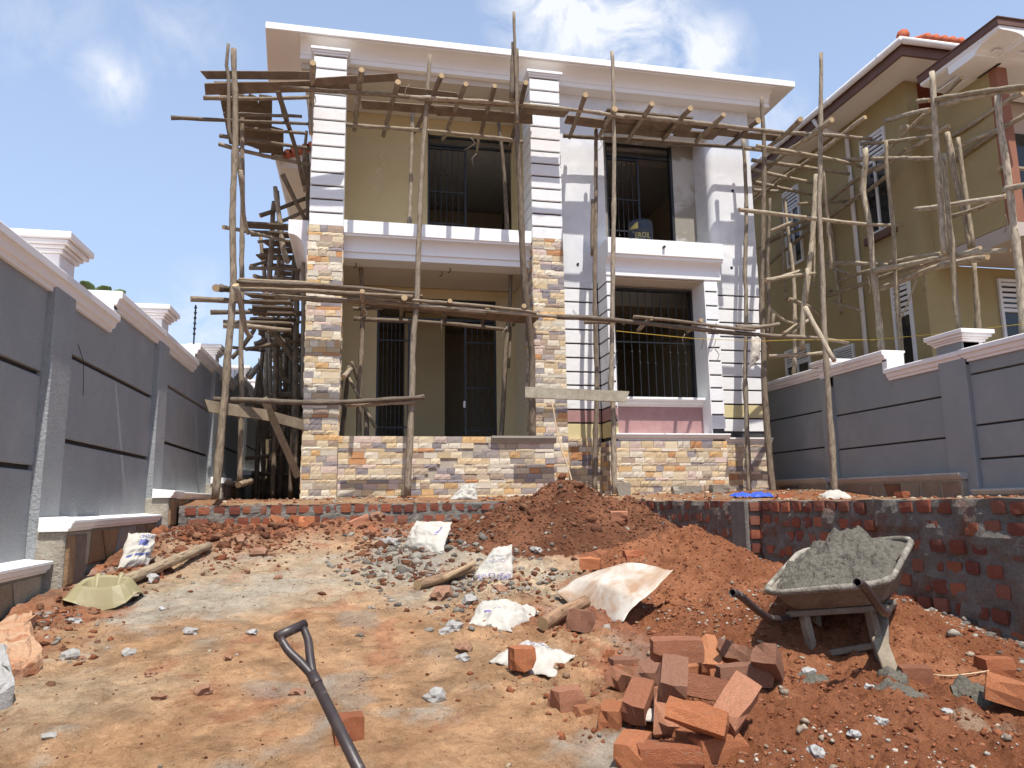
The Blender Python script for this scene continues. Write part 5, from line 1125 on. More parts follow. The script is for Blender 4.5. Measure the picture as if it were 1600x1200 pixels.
for sx in (-1, 1):
    P = spline([bw(sx*.10, 1.06, .20), bw(sx*.18, .75, .255), bw(sx*.25, .3, .275), bw(sx*.30, -.0, .285), bw(sx*.315, -.16, .32), bw(sx*.325, -.32, .40), bw(sx*.33, -.46, .475), bw(sx*.33, -.56, .50)], .05)
    v, f = tube_geo(P, .019, 12, cap=False); n0 = len(v); m_ = len(P)
    v2, f2 = tube_geo(P[-3:], .015, 12, cap=False)                     # open tube end with an inner wall
    f += [tuple(q+n0 for q in t[::-1]) for t in f2]; v += v2
    for j in range(12): k = (j+1) % 12; f.append(((m_-1)*12+j, (m_-1)*12+k, n0+24+k, n0+24+j))
    f.append(tuple(n0+j for j in range(12)))
    obj('handle', v, f, m_tube, WB, smooth=True)
def bar3(a, b, w, t, nm, m=m_barrow):
    a, b = bw(*a), bw(*b); d = (b-a).normalized(); x, y = frame_of(d); mb = MB()
    mb.add([p+x*(sx*w/2)+y*(sy*t/2) for p in (a, b) for sx, sy in ((-1, -1), (1, -1), (1, 1), (-1, 1))], [(3, 2, 1, 0), (4, 5, 6, 7), (0, 1, 5, 4), (1, 2, 6, 5), (2, 3, 7, 6), (3, 0, 4, 7)])
    return mb.build(nm, m, WB, bevel=.004)
for sx in (-1, 1):
    bar3((sx*.19, .12, .30), (sx*.183, .135, -.13 if sx > 0 else -.21), .055, .035, 'leg'); bar3((sx*.20, .40, .29), (sx*.19, .17, .02 if sx > 0 else -.08), .05, .03, 'leg_brace')
bar3((-.19, .14, .05), (.19, .14, .10), .055, .03, 'cross_bar'); bar3((-.29, .12, .30), (.29, .12, .30), .05, .03, 'cross_bar'); bar3((-.25, .5, .29), (.25, .5, .29), .05, .03, 'cross_bar')
bar3((.20, .12, .14), (.30, -.12, -.13), .07, .03, 'prop_board', m_plank).color = (.36, .30, .22, 1)
def wheel():
    v = []; f = []; n = 20; mseg = 8
    for i in range(n):
        a = 2*math.pi*i/n
        for j in range(mseg):
            b = 2*math.pi*j/mseg; r = .155+.042*math.cos(b); v.append(bw(.045*math.sin(b), 1.06+r*math.cos(a), .20+r*math.sin(a)))
    for i in range(n):
        for j in range(mseg): f.append((i*mseg+j, i*mseg+(j+1) % mseg, ((i+1) % n)*mseg+(j+1) % mseg, ((i+1) % n)*mseg+j))
    t = obj('wheel', v, f, m_rubber, WB, smooth=True)
    mb = MB()
    for s0, s1 in ((-.02, .02),):
        mb.add([bw(s0, 1.06+.115*math.cos(2*math.pi*k/16), .20+.115*math.sin(2*math.pi*k/16)) for k in range(16)]+[bw(s1, 1.06+.115*math.cos(2*math.pi*k/16), .20+.115*math.sin(2*math.pi*k/16)) for k in range(16)], [tuple(range(16))[::-1], tuple(range(16, 32))]+[(k, (k+1) % 16, 16+(k+1) % 16, 16+k) for k in range(16)])
    mb.tube([bw(-.12, 1.06, .2), bw(.12, 1.06, .2)], .012, 8); mb.build('rim', m_barrow, t)
wheel()
# mortar load
def load():
    n = 64; v = []; f = []; idx = {}
    for j in range(n+1):
        for i in range(n+1):
            x = -.345+.69*i/n; y = -.03+.93*j/n
            ax, ay = abs(x)/.345, abs(y-.435)/.465; e = (ax**5+ay**5)**.2
            if e > 1.0: continue
            h = .415+.205*((y+.03)/.93)
            hump = .085*math.exp(-(((x+.03)/.26)**2+((y-.52)/.34)**2))+.075*math.exp(-(((x+.0)/.13)**2+((y-.58)/.15)**2))+.02
            nz = float(fbm(x+5, y+2, 9, 5, .62))*.055+max(0, float(fbm(x+2, y, 7.5, 4, .6))-.02)*.085+abs(float(fbm(x, y, 17, 3)))*.045+float(fbm(x, y, 40, 3, .6))*.012
            z = h+hump+nz*(1-e**6*.7)-.018*e**6
            idx[i, j] = len(v); v.append(bw(x, y, z))
    for j in range(n):
        for i in range(n):
            q = [(i, j), (i+1, j), (i+1, j+1), (i, j+1)]
            if all(k in idx for k in q): f.append(tuple(idx[k] for k in q))
    o = obj('mortar_load', v, f, m_wet, None, org=BO, smooth=False); tag(o, 'heap of wet grey mortar piled in the wheelbarrow tray', 'mortar')
load()

# ------------------------------------------------------------------ shovel stuck in the ground
g0, g1 = atD(437, 993, 2.42), atD(472, 977, 2.50)
hd = (g1-g0)*.5+g0
yoke = atD(487, 1052, 2.36); sh1 = atD(560, 1200, 2.16); sh2 = atD(608, 1300, 2.05)
SH = thing('shovel', 'D handled shovel with a dark worn shaft standing in the foreground', 'shovel', hd)
d_ = (g1-g0).normalized(); mb = MB(); mb.tube([g0-d_*.012, g1+d_*.012], .0165, 12); mb.build('grip', m_tube, SH, smooth=True)
for e, s_ in ((g0, -1), (g1, 1)):
    mid1 = e.lerp(yoke, .33)+d_*(.012*s_); mid2 = e.lerp(yoke, .70)+d_*(.006*s_)
    mb = MB(); P = spline([e, mid1, mid2, yoke-d_*(-.004*s_), yoke.lerp(sh1, .10)], .02); mb.tube(P, [.0115+.003*math.sin(3.1*i/len(P)) for i in range(len(P))], 10); mb.build('yoke_arm', m_tube, SH, smooth=True)
mb = MB(); mb.tube([yoke.lerp(sh1, .0), yoke.lerp(sh1, .12), yoke.lerp(sh1, .125)], [.018, .0195, .0195], 14); mb.build('socket', m_tube, SH, smooth=True)
mb = MB(); mb.tube([yoke.lerp(sh1, .12), sh1, sh2], [.0175, .019, .019], 14); mb.build('shaft', m_tube, SH, smooth=True)
dn = (sh2-sh1).normalized(); mb = MB(); a_ = sh2; b_ = sh2+dn*.30
mb.add([a_-d_*.03, a_+d_*.03, a_+d_*.12+dn*.06, b_+d_*.10, b_+dn*.05, b_-d_*.10, a_-d_*.12+dn*.06], [(0, 1, 2, 3, 4, 5, 6)]); o = mb.build('blade', m_barrow, SH); sm_ = o.modifiers.new('t', 'SOLIDIFY'); sm_.thickness = .006

# ------------------------------------------------------------------ loose bricks
LBR = [brick_mesh('loose_brick', 20+s, .11) for s in range(9)]
def loose(u, v, L, w, h, rot, tilt, roll, label, dz=0.0, k=1.0, group='loose bricks heaped in the foreground', p=None):
    o = bpy.data.objects.new('brick', rnd.choice(LBR)); COL.objects.link(o)
    M_ = Matrix.Rotation(rot, 4, 'Z') @ Matrix.Rotation(tilt, 4, 'Y') @ Matrix.Rotation(roll, 4, 'X')
    L, w, h = L*.91, w*.93, h*.91; hh = abs(math.sin(tilt))*L/2+abs(math.cos(tilt))*(abs(math.cos(roll))*h/2+abs(math.sin(roll))*w/2)
    q = p+Vector((0, 0, hh-.02+dz)) if p is not None else PG(u, v, hh-.025+dz)
    o.matrix_world = Matrix.Translation(q) @ M_ @ Matrix.Diagonal((L, w, h, 1))
    c = rnd.choice([(.84, .32, .145), (.72, .26, .12), (.92, .39, .185), (.60, .25, .14), (.78, .36, .21), (.66, .23, .11)]); s_ = rnd.uniform(.9, 1.1)*k; o.color = (c[0]*s_, c[1]*s_, c[2]*s_, 1)
    tag(o, label, 'brick', group); return o
R_ = math.radians
B_L, B_W, B_H = .235, .115, .105
pile = [
 (885, 1092, .16, .115, .11, 20, 0, 0, 'squarish brick lying alone left of the pile, below the sack with a brick on it', 0),
 (956, 1120, .22, .10, .115, 62, 0, 0, 'brick standing end on at the left edge of the pile', 0),
 (997, 1095, .24, .115, .10, 55, -18, 8, 'brick leaning to the left in the middle left of the pile', .01),
 (1042, 1110, .24, .115, .10, 66, -38, 0, 'upright rough brick with a pitted broken side in the pile centre', .0),
 (1013, 1052, .23, .115, .10, 60, -10, 0, 'brick with a dark front end just left of the topmost brick', .05),
 (1058, 1015, .25, .12, .11, -14, 0, 0, 'topmost brick lying crosswise on top of the pile', .19),
 (1052, 1062, .24, .12, .115, 62, -22, 10, 'dull brown brick in the middle of the pile just under the topmost brick', .07),
 (1105, 1075, .25, .115, .10, -8, 12, -12, 'flat brick with a cracked top in the right of the pile', .06),
 (1108, 1025, .24, .11, .10, 70, -30, 0, 'bright brick with a broken notch right of the topmost brick', .05),
 (1150, 1022, .22, .12, .10, 35, 24, 0, 'brown brick wedged at the upper right of the pile', .05),
 (1160, 1055, .26, .12, .11, -8, 0, 0, 'pale brown brick half in the wheelbarrow shadow', .06),
 (1200, 1035, .25, .12, .10, 50, 32, 0, 'dark brick tilted up in the shade beside the wheelbarrow', .03),
 (1150, 1098, .26, .12, .10, 34, -26, 28, 'large brick tilted up on the right of the pile', .07),
 (1090, 1120, .25, .12, .10, -30, 14, -25, 'brick with wet mortar on its corner in the lower centre of the pile', .10),
 (1118, 1165, .25, .125, .11, 16, 0, 0, 'large brick at the lower right corner of the pile with a mortar dab on top', .0),
 (1045, 1185, .25, .12, .11, -14, 0, 0, 'brick with smeared grey mortar at the bottom front of the pile', .0),
 (990, 1172, .23, .12, .11, 58, 0, 0, 'brick at the bottom left corner of the pile', .0),
 (1078, 1152, .13, .10, .08, 20, 0, 0, 'short brick piece under mortar between the two front bricks', .0),
 (975, 1040, .17, .10, .09, 0, 0, 0, 'half buried dull brick at the upper left behind the pile', -.02),
 (968, 1062, .14, .09, .09, 30, 20, 20, 'broken brick piece leaning at the far left of the pile', .0),
 (1085, 1048, .16, .10, .08, 10, 0, 0, 'flat brick buried in the gap between topmost and cracked brick', .02),
 (1118, 1060, .12, .06, .07, 70, 25, 0, 'thin orange brick shard upright in the pile', .03),
 (911, 1112, .075, .06, .05, 20, 0, 10, 'small broken brick lump lying below the lone squarish brick', .0),
 (952, 1022, .06, .045, .05, 40, 10, 0, 'small yellowish brick chip left of the pile', .0),
 (1430, 1055, .15, .10, .09, -22, 0, 0, 'broken brick with a split face beside the foot of the wheelbarrow', .0),
 (1553, 1043, .16, .12, .11, -8, 0, 0, 'brick with a crisp front face near the right wall', .0),
 (1590, 1085, .25, .12, .11, -38, 14, 0, 'large brick cut off by the right edge of the picture', .02),
 (545, 1138, .13, .105, .12, 10, 0, 0, 'rough half brick standing behind the shovel shaft', .0),
 (922, 880, .19, .12, .10, -20, 0, 6, 'orange brick on the soil left of the curled sheet', .02),
 (995, 868, .24, .11, .10, 4, 0, 0, 'brick half sunk in the soil above the curled sheet', -.02),
 (968, 806, .20, .12, .11, -24, 0, 6, 'orange brick at the right end of the low sunlit wall', .03),
 (462, 813, .15, .11, .12, 30, 14, 0, 'brick standing on end against the low wall, left of two', .0),
 (480, 815, .19, .12, .12, -8, 0, 0, 'brick standing beside another against the low wall, right of two', .0),
 (560, 815, .26, .10, .09, 24, -20, 0, 'brick lying tilted by the low wall in front of the porch pole', .0),
 (432, 812, .16, .11, .10, 12, 18, 0, 'reddish brick leaning in the rubble at the left of the low wall', .0),
 (908, 970, .16, .12, .14, 30, 12, 0, 'dark brick standing under the lip of the curled sheet', .0),
]
for (u, v, L, w, h, rz, ti, ro, lab, dz) in pile: loose(u, v, L, w, h, R_(rz), R_(ti), R_(ro), lab, dz)
for o in S.objects:
    if o.name.startswith('brick') and o.get('category') == 'brick' and ('dark' in o['label'] or 'dull' in o['label'] or 'brown' in o['label']): o.color = (.52, .26, .165, 1)

# ------------------------------------------------------------------ sacks, sheet, basin, boards
FONT_CACHE = {}
def text_tris(s):
    if s in FONT_CACHE: return FONT_CACHE[s]
    cu = bpy.data.curves.new('t', 'FONT'); cu.body = s; cu.size = 1.0; cu.resolution_u = 2
    ob = bpy.data.objects.new('t', cu); COL.objects.link(ob); bpy.context.view_layer.update()
    me = bpy.data.meshes.new_from_object(ob.evaluated_get(bpy.context.evaluated_depsgraph_get()))
    V = [tuple(v.co) for v in me.vertices]; Fc = [tuple(p.vertices) for p in me.polygons]
    bpy.data.objects.remove(ob); bpy.data.meshes.remove(me); bpy.data.curves.remove(cu)
    xs = [v[0] for v in V]; w = max(xs)-min(xs); x0 = min(xs); ys = [v[1] for v in V]; h = max(ys)
    FONT_CACHE[s] = ([((v[0]-x0)/w, v[1]/h) for v in V], Fc, w/h); return FONT_CACHE[s]
def sack(name, corners, puff, crease, label, cat, m, texts=(), seed=0, n=30, thick=.012, group=None, curl=None, freq=3.2):
    """crumpled sheet over four world corners (order: near-left, near-right, far-right, far-left)"""
    A, B, C, D = [Vector(c) for c in corners]; up = ((B-A).cross(D-A)).normalized()
    if up.z < 0 and abs(up.z) > .3: up = -up
    if up.y > .5: up = -up
    def S_(s, t, off=0.0):
        w = .035*float(fbm(s*3+seed, t*3, 1.3, 3)); s2 = s+w*4*s*(1-s)*1.5+.05*float(fbm(t*4+seed, 3.3, 1, 2))*(1 if s > .5 else -1)*abs(2*s-1); t2 = t+.06*float(fbm(s*4, seed*1.7, 1, 2))*abs(2*t-1)
        p = A*(1-s2)*(1-t2)+B*s2*(1-t2)+C*s2*t2+D*(1-s2)*t2
        e = 16*s*(1-s)*t*(1-t); r = 1-2*abs(float(fbm(s+seed*3.1, t+seed, freq, 3))); r2 = 1-2*abs(float(fbm(s+seed, t*1.6+seed*2.3, freq*2.2, 2)))
        h = puff*e**.6+crease*1.5*(r-.6)*(.45+.55*min(1, e*2))+crease*.45*(r2-.6)
        if curl: h += curl(s, t)
        return p+up*(h+off)
    v = []; f = []
    for j in range(n+1):
        for i in range(n+1): v.append(S_(i/n, j/n))
    n0 = len(v)
    for j in range(n+1):
        for i in range(n+1):
            e = 16*(i/n)*(1-i/n)*(j/n)*(1-j/n); v.append(S_(i/n, j/n)-up*(thick*(.25+.75*min(1, e*2))))
    for j in range(n):
        for i in range(n):
            a = j*(n+1)+i; f.append((a, a+1, a+n+2, a+n+1)); a += n0; f.append((a+n+1, a+n+2, a+1, a))
    edge = [i for i in range(n+1)]+[j*(n+1)+n for j in range(1, n+1)]+[n*(n+1)+i for i in range(n-1, -1, -1)]+[j*(n+1) for j in range(n-1, 0, -1)]
    for k in range(len(edge)): a, b = edge[k], edge[(k+1) % len(edge)]; f.append((b, a, n0+a, n0+b))
    ctr = (A+B+C+D)/4; T = thing(name, label, cat, ctr, group)
    obj('sheet' if cat != 'sack' else 'sack_cloth', v, f, m, T, smooth=True)
    for s, (s0, t0, ds, dt), mt, flip in texts:
        if s == '#':
            tv = []; tf = []; k = 6
            for j in range(k+1):
                for i in range(k+1): tv.append(S_(s0+ds*i/k, t0+dt*j/k, .003))
            tf = [(j*(k+1)+i, j*(k+1)+i+1, (j+1)*(k+1)+i+1, (j+1)*(k+1)+i) for j in range(k) for i in range(k)]
            obj('print_block', tv, tf, mt, T); continue
        tv, tf, asp = text_tris(s)
        q = [(1-x, 1-y) if flip else (x, y) for x, y in tv]
        obj('print', [S_(s0+ds*x, t0+dt*y, .0035) for x, y in q], tf, mt, T)
    return T
def lift(u, v, h): return PG(u, v, h)
def onY(u, v, q, dy): return atY(u, v, q.y+dy)
# 1 leaning sack with upside-down print
a, b = lift(734, 909, .0), lift(801, 909, .0)
sack('cement_sack', [a, b, onY(800, 852, b, .18), onY(771, 856, a, .22)], .05, .018, 'empty cement sack leaning upright with violet print upside down', 'sack', m_sack,
     [('SIMBA CEMENT', (.04, .03, .92, .12), m_ink2, True), ('CEMENT', (.16, .40, .6, .10), mat('pale_print', (.30, .28, .34), None, 20), True), ('PORTLAND CEMENT', (.2, .56, .5, .06), mat('pale_print', (.30, .28, .34)), True)], 1)
# 2 grey sack behind
a, b = lift(640, 862, .0), lift(700, 858, .0)
sack('cement_sack', [lift(628, 858, 0), lift(690, 866, 0), onY(706, 816, b, .20), onY(650, 815, a, .20)], .07, .022, 'crumpled grey white sack lying in the rubble just in front of the low wall', 'sack', m_sack, [('#', (.78, .5, .06, .3), m_ink2, False)], 2)
# 3 crumpled sack in the middle
sack('cement_sack', [lift(733, 975, 0), lift(800, 988, 0), lift(846, 952, .05), lift(752, 938, .08)], .06, .034, 'badly crumpled white sack left of the curled sheet', 'sack', m_sack, [('#', (.2, .4, .3, .03), m_ink2, False)], 3)
# 4 sack with the brick on it
sack('cement_sack', [lift(762, 1034, .02), lift(866, 1060, .0), lift(899, 1024, .02), lift(822, 1000, .03)], .035, .02, 'flattened pale sack held down by a brick', 'sack', m_sack, [('SIMBA CEMENT', (.12, .74, .6, .12), mat('pale_print', (.30, .28, .34)), False)], 4)
q = lift(816, 1042, .035); loose(0, 0, .135, .10, .125, R_(8), 0, 0, 'single brick standing on the flattened sack', .005, p=q)
# 5 left sack with blue print
a, b = lift(184, 890, .0), lift(232, 885, .0)
sack('cement_sack', [a, b, onY(246, 834, b, .25), onY(200, 833, a, .25)], .07, .022, 'white sack with blue print slumped against the stone plinth of the left wall', 'sack', m_sack, [('CEMENT', (.35, .76, .5, .10), m_ink, False), ('#', (.36, .54, .34, .16), m_ink, False), ('#', (.1, .26, .7, .05), m_ink, False)], 5)
# 6 small sack on the terrace
a, b = atY(702, 781, 9.3), atY(747, 781, 9.3)
sack('cement_sack', [a, b, onY(744, 756, b, .12), onY(722, 760, a, .2)], .06, .03, 'small crumpled grey sack on the terrace edge below the porch wall', 'sack', m_sack, [], 6)
# 7 scrap of sack under the bricks
sack('cement_sack', [lift(970, 1126, .03), lift(1030, 1128, .03), lift(1020, 1106, .05), lift(978, 1112, .05)], .02, .012, 'scrap of white sack caught under the left of the brick pile', 'sack', m_sack, [], 7, n=12)
# curled sheet
sack('metal_sheet', [lift(868, 915, .10), lift(975, 962, .07), lift(1056, 897, .22), lift(958, 886, .16)], .03, .006, 'curled white dusty metal sheet lying on the red soil in the middle', 'sheet', m_sheet, [], 8, thick=.004, curl=lambda s, t: .09*max(0, .30-t)/.30*-1*(.4+math.sin(math.pi*s))+.06*s*t+.03*math.sin(5*s)*t, freq=2.0)
# beige plastic basin
def basin():
    c = PG(160, 940); T = thing('plastic_basin', 'cut open olive beige plastic basin lying at the foot of the left wall', 'basin', c); n = 14; v = []; f = []
    n = 24
    rings = ((.085, .065, .03, 0), (.095, .072, .035, 0), (.125, .10, .125, .006), (.15, .12, .13, .01), (.16, .125, .12, .012), (.21, .165, .045, .035), (.225, .175, .03, .05))
    for rx, ry, z, jit in rings:
        for k in range(n):
            a = 2*math.pi*k/n; ca, sa = math.cos(a), math.sin(a); se = (abs(ca)**5+abs(sa)**5)**(-.2)
            v.append(c+Vector((rx*se*ca*(1+jit*math.sin(3*a)), ry*se*sa*(1+jit*math.cos(2*a)), z+.035*sa*(rx/.2)+jit*.6*math.cos(3*a+.8))))
    for i in range(len(rings)-1):
        for k in range(n): q = (k+1) % n; f.append((i*n+k, i*n+q, (i+1)*n+q, (i+1)*n+k))
    f.append(tuple(range(n))[::-1]); o = obj('shell', v, f, m_beigepl, T, smooth=False); s_ = o.modifiers.new('t', 'SOLIDIFY'); s_.thickness = .006
    for sx in (-.4, .4):
        mb = MB(); mb.tube(spline([c+Vector((sx*.16, .06, .05)), c+Vector((sx*.18, .10, .13)), c+Vector((sx*.19, .13, .17))], .03), .02, 8); mb.build('rib', m_beigepl, T, smooth=True)
basin()
# logs on the ground
def log(pts, r, label, name='log', r1=None, tone=(.36, .28, .19)):
    T = thing(name, label, 'log', pts[0]); pole(T, 'trunk', pts, r, r1 or r*.85, tone=tone, wob=.004); return T
log([PG(178, 914, .03), PG(250, 885, .06), PG(326, 853, .05)], .055, 'long weathered pole lying on rubble from the basin towards the low wall')
log([PG(652, 914, .04), PG(700, 900, .05), PG(742, 886, .08)], .050, 'short pole lying left of the leaning sack', tone=(.33, .22, .14)); log([PG(690, 905, .05), PG(742, 880, .12)], .028, 'thin stick lying along the short pole by the leaning sack', tone=(.40, .29, .18))
log([PG(848, 975, .05), PG(875, 958, .07), PG(915, 940, .08)], .055, 'thick short log sticking out from under the curled sheet', tone=(.34, .21, .13))
log([atY(372, 758, 10.6), atY(392, 752, 11.2)], .05, 'short log lying in the dark passage by the left wall')
log([atY(862, 628, 10.0), atY(875, 690, 9.6), PG(899, 770, .0)], .014, 'thin pale stick leaning from the plank into the brown heap', name='stick', r1=.010, tone=(.55, .42, .28))
log([atY(1101, 757, 9.6), atY(1102, 790, 9.6)], .012, 'thin stake standing on the terrace edge', name='stick', tone=(.30, .2, .13))

# ------------------------------------------------------------------ rocks and mortar splats
def rock(u, v, s, label, m, sq=(1, 1, .6), sub=2, rot=0.0, dz=0.0, name='rock', cat='rock', seed=0, p=None):
    V, Fc = rock_mesh('r', 3 if s > .25 else 2, 50+seed, .34, sq); q = p or PG(u, v)
    M_ = np.array(Matrix.Rotation(rot, 3, 'Z')); W_ = V @ M_.T*s+np.array(q+Vector((0, 0, dz)))
    o = obj(name, W_.tolist(), Fc.tolist(), m, None, org=q); tag(o, label, cat); return o
m_orock = mat('orange_rock', (.52, .24, .12), (.62, .46, .31), 3.2, .9, .9, 30, .02, stain=(.40, .14, .06), sscale=5, sthr=(.5, .65), fine=.25)
m_grock = mat('grey_rock', (.36, .34, .31), (.46, .44, .41), 7, .9, .9, 40, .015, fine=.25)
m_rrock = mat('brown_rock', (.30, .15, .09), (.38, .22, .14), 7, .92, .9, 40, .015, fine=.25)
def slab(label, pix, th, m, name='rock', cat='rock', seed=1, h0=.10):
    """irregular flat rock from its picture outline, lying on the ground with real thickness"""
    q = [PG(u, v, h0) for u, v in pix]; c = sum(q, Vector())/len(q); v = []; f = []; n = len(q); r = random.Random(seed); R = []
    for a, b in zip(q, q[1:]+q[:1]):
        for k in range(4): R.append(a.lerp(b, k/4)+Vector((r.uniform(-.012, .012), r.uniform(-.012, .012), r.uniform(-.01, .01))))
    n = len(R)
    for s_, dz in ((.45, .012), (.78, .010), (.95, .0), (1.0, -.02), (1.0, -th*.6), (.9, -th)):
        for p in R: v.append(c+(p-c)*s_+Vector((r.uniform(-.006, .006), r.uniform(-.006, .006), dz+r.uniform(-.008, .008))))
    for i in range(5):
        for k in range(n): f.append((i*n+k, i*n+(k+1) % n, (i+1)*n+(k+1) % n, (i+1)*n+k))
    f += [tuple(range(n)), tuple(range(5*n, 6*n))[::-1]]
    mb = MB(); mb.v = v; mb.f = f; mb.mi = [0]*len(f); o = mb.build(name, m, None, org=c); tag(o, label, cat)
slab('large flat orange rock at the left edge of the ground', [(-25, 990), (10, 962), (48, 952), (56, 958), (46, 985), (62, 1005), (70, 1022), (20, 1042), (-20, 1030)], .11, m_orock, h0=.07)
slab('pale grey concrete lump cut by the left edge below the orange rock', [(-40, 1010), (2, 998), (16, 1040), (20, 1064), (-30, 1085)], .22, m_conc, name='concrete_lump', cat='concrete lump', seed=4, h0=.10)
for i, (u, v, s, m, lab) in enumerate([
 (680, 1092, .115, m_grock, 'fist sized grey stone on the bare ground right of the shovel grip'), (108, 1028, .085, m_grock, 'pale pointed stone near the orange rock'), (126, 1030, .045, m_rrock, 'small dark stone touching the pale pointed stone'), (203, 1022, .065, m_grock, 'grey angular stone on the open ground at left'),
 (298, 990, .075, m_grock, 'grey green stone lying above the shovel grip to the left'), (434, 905, .075, m_rrock, 'round brown clod on the pale ground'), (384, 895, .085, m_rrock, 'brown clod at the edge of the rubble'), (253, 953, .05, m_conc, 'small white stone on the pale ground'), (357, 1030, .055, m_rrock, 'small brown stone left of the shovel'), (318, 1082, .08, m_rrock, 'dark oblong stone on the orange ground'),
 (250, 1093, .06, m_rrock, 'brown pebble near the white scuffed patch at left'), (236, 1055, .06, m_rrock, 'brown grey pebble left of the dark oblong stone'), (465, 1085, .08, m_rrock, 'buff stone beside the shovel shaft'), (76, 1152, .05, m_grock, 'grey pebble near the bottom left'), (116, 974, .10, m_grock, 'flat grey rubble piece below the stone plinth'), (395, 990, .06, m_conc, 'pale pebble by the shovel grip'),
 (708, 985, .12, m_grock, 'grey mortar lump left of the badly crumpled sack'), (698, 990, .075, m_grock, 'smaller pale lump in front of the grey mortar lump'), (725, 1015, .10, m_rrock, 'dark clod between the crumpled and the flattened sack'), (722, 1030, .075, m_grock, 'dark stone below the clod by the flattened sack'), (690, 935, .16, m_rrock, 'large brown stone in front of the short pole'), (733, 940, .10, m_grock, 'grey stone right of the large brown stone'), (838, 862, .12, m_grock, 'rounded grey stone right of the leaning sack'), (785, 925, .10, m_rrock, 'red brown clod below the leaning sack'),
 (575, 870, .09, m_rrock, 'brown clod at the upper edge of the pale ground'), (610, 850, .16, m_grock, 'grey clod heap left of the furthest ground sack'), (590, 812, .20, m_rrock, 'dark clod in front of the low wall'), (375, 848, .17, m_rrock, 'big brown clod at the top of the left rubble'), (405, 868, .16, m_rrock, 'wide clod right of the long pole'), (240, 908, .13, m_conc, 'pale flat stone below the long pole'), (215, 905, .12, m_rrock, 'reddish stone under the long pole near the basin'), (905, 945, .11, m_rrock, 'dark clod left of the curled sheet'),
 (1358, 1075, .05, m_conc, 'white lime lump under the barrow leg'), (1275, 1180, .075, m_conc, 'white lime lump at the bottom of the red heap'), (1262, 1052, .07, m_conc, 'white lime lump left under the wheelbarrow'), (1375, 1130, .05, m_conc, 'white flake in the middle of the red heap'), (1480, 1115, .05, m_conc, 'white flake on the right of the red heap'), (1335, 1150, .05, m_conc, 'pale flake low on the red heap')]):
    rock(u, v, s, lab, m, (1, rnd.uniform(.75, 1.1), rnd.uniform(.5, .75)), rot=rnd.random()*6, seed=i, dz=s*.12)
def splat(u0, v0, u1, v1, label, seed, hmax=.05):
    q0, q1 = PG(u0, v0), PG(u1, v1); c = (q0+q1)/2; L = (q1-q0).length/2; ax = (q1-q0).normalized(); ay = Vector((-ax.y, ax.x, 0)); n = 26; v = []; f = []; idx = {}
    for j in range(n+1):
        for i in range(n+1):
            s, t = 2*i/n-1, 2*j/n-1; e = math.hypot(s, t)+.35*float(fbm(s+seed, t, 1.4, 3))
            if e > 1.02: continue
            p = c+ax*(s*L)+ay*(t*L*.62); z = gz(p.x, p.y)-.012+hmax*max(0, 1-e*e)**.6+.02*float(fbm(p.x, p.y, 14, 4, .6)); idx[i, j] = len(v); v.append((p.x, p.y, z))
    for j in range(n):
        for i in range(n):
            q = [(i, j), (i+1, j), (i+1, j+1), (i, j+1)]
            if all(k in idx for k in q): f.append(tuple(idx[k] for k in q))
    o = obj('mortar_splat', v, f, m_wet, None, org=c, smooth=True); tag(o, label, 'mortar')
splat(1485, 1075, 1570, 1092, 'smooth patch of wet mortar slopped beside the right edge brick', 1, .07)
splat(1350, 1078, 1455, 1092, 'long grey mortar spill in front of the barrow feet', 2, .035)
splat(1380, 1052, 1412, 1070, 'small grey mortar lump at the foot of the barrow board', 3, .05)
splat(1235, 1063, 1300, 1060, 'grey mortar spill at the left foot of the wheelbarrow', 4, .03)
for i, (u, v, s, z) in enumerate(((1068, 1082, .06, .18), (1038, 1158, .065, .12), (1068, 1150, .08, .13), (1134, 1113, .05, .16), (1160, 1150, .09, .0))):
    rock(u, v, s, ('mortar dab on the leaning lower centre brick', 'mortar dab between the bottom front bricks', 'mortar smear on top of the front brick', 'mortar dab on the lower right brick', 'dark mortar lump beside the lower right brick')[i], m_wet, (1, .8, .6), seed=70+i, name='mortar_dab', cat='mortar', p=atD(u, v, 3.45 if i < 4 else 3.5))
# blocks and scraps on the terrace
for (u, v, L, w, h, lab) in ((975, 768, .20, .15, .20, 'grey concrete block standing by the foot of the pale porch pole'), (1065, 775, .28, .16, .12, 'stone block lying at the base of the bay wall, left one'), (1085, 773, .20, .15, .12, 'stone block lying at the base of the bay wall, middle one'), (1125, 775, .30, .16, .13, 'stone block lying at the base of the bay wall, right one')):
    q = atY(u, v, 10.55); o = bpy.data.objects.new('concrete_block', rnd.choice(LBR).copy()); o.data.materials.clear(); o.data.materials.append(m_cement); COL.objects.link(o)
    o.matrix_world = Matrix.Translation((q.x, q.y, float(gter(q.x, q.y))+h/2-.01)) @ Matrix.Rotation(rnd.uniform(-.3, .3), 4, 'Z') @ Matrix.Diagonal((L, w, h, 1)); tag(o, lab, 'block')
for (u, v, s, lab) in ((1160, 778, .16, 'left of two blue plastic scraps on the terrace edge'), (1190, 778, .18, 'right of two blue plastic scraps on the terrace edge')):
    q = atY(u, v, 9.45); z = float(gter(q.x, q.y))
    T = sack('plastic_scrap', [(q.x-s, q.y-.1, z+.02), (q.x+s, q.y-.1, z+.01), (q.x+s*.8, q.y+.12, z+.05), (q.x-s*.9, q.y+.12, z+.04)], .04, .03, lab, 'plastic scrap', m_blue, [], 11+u, n=10, freq=3)
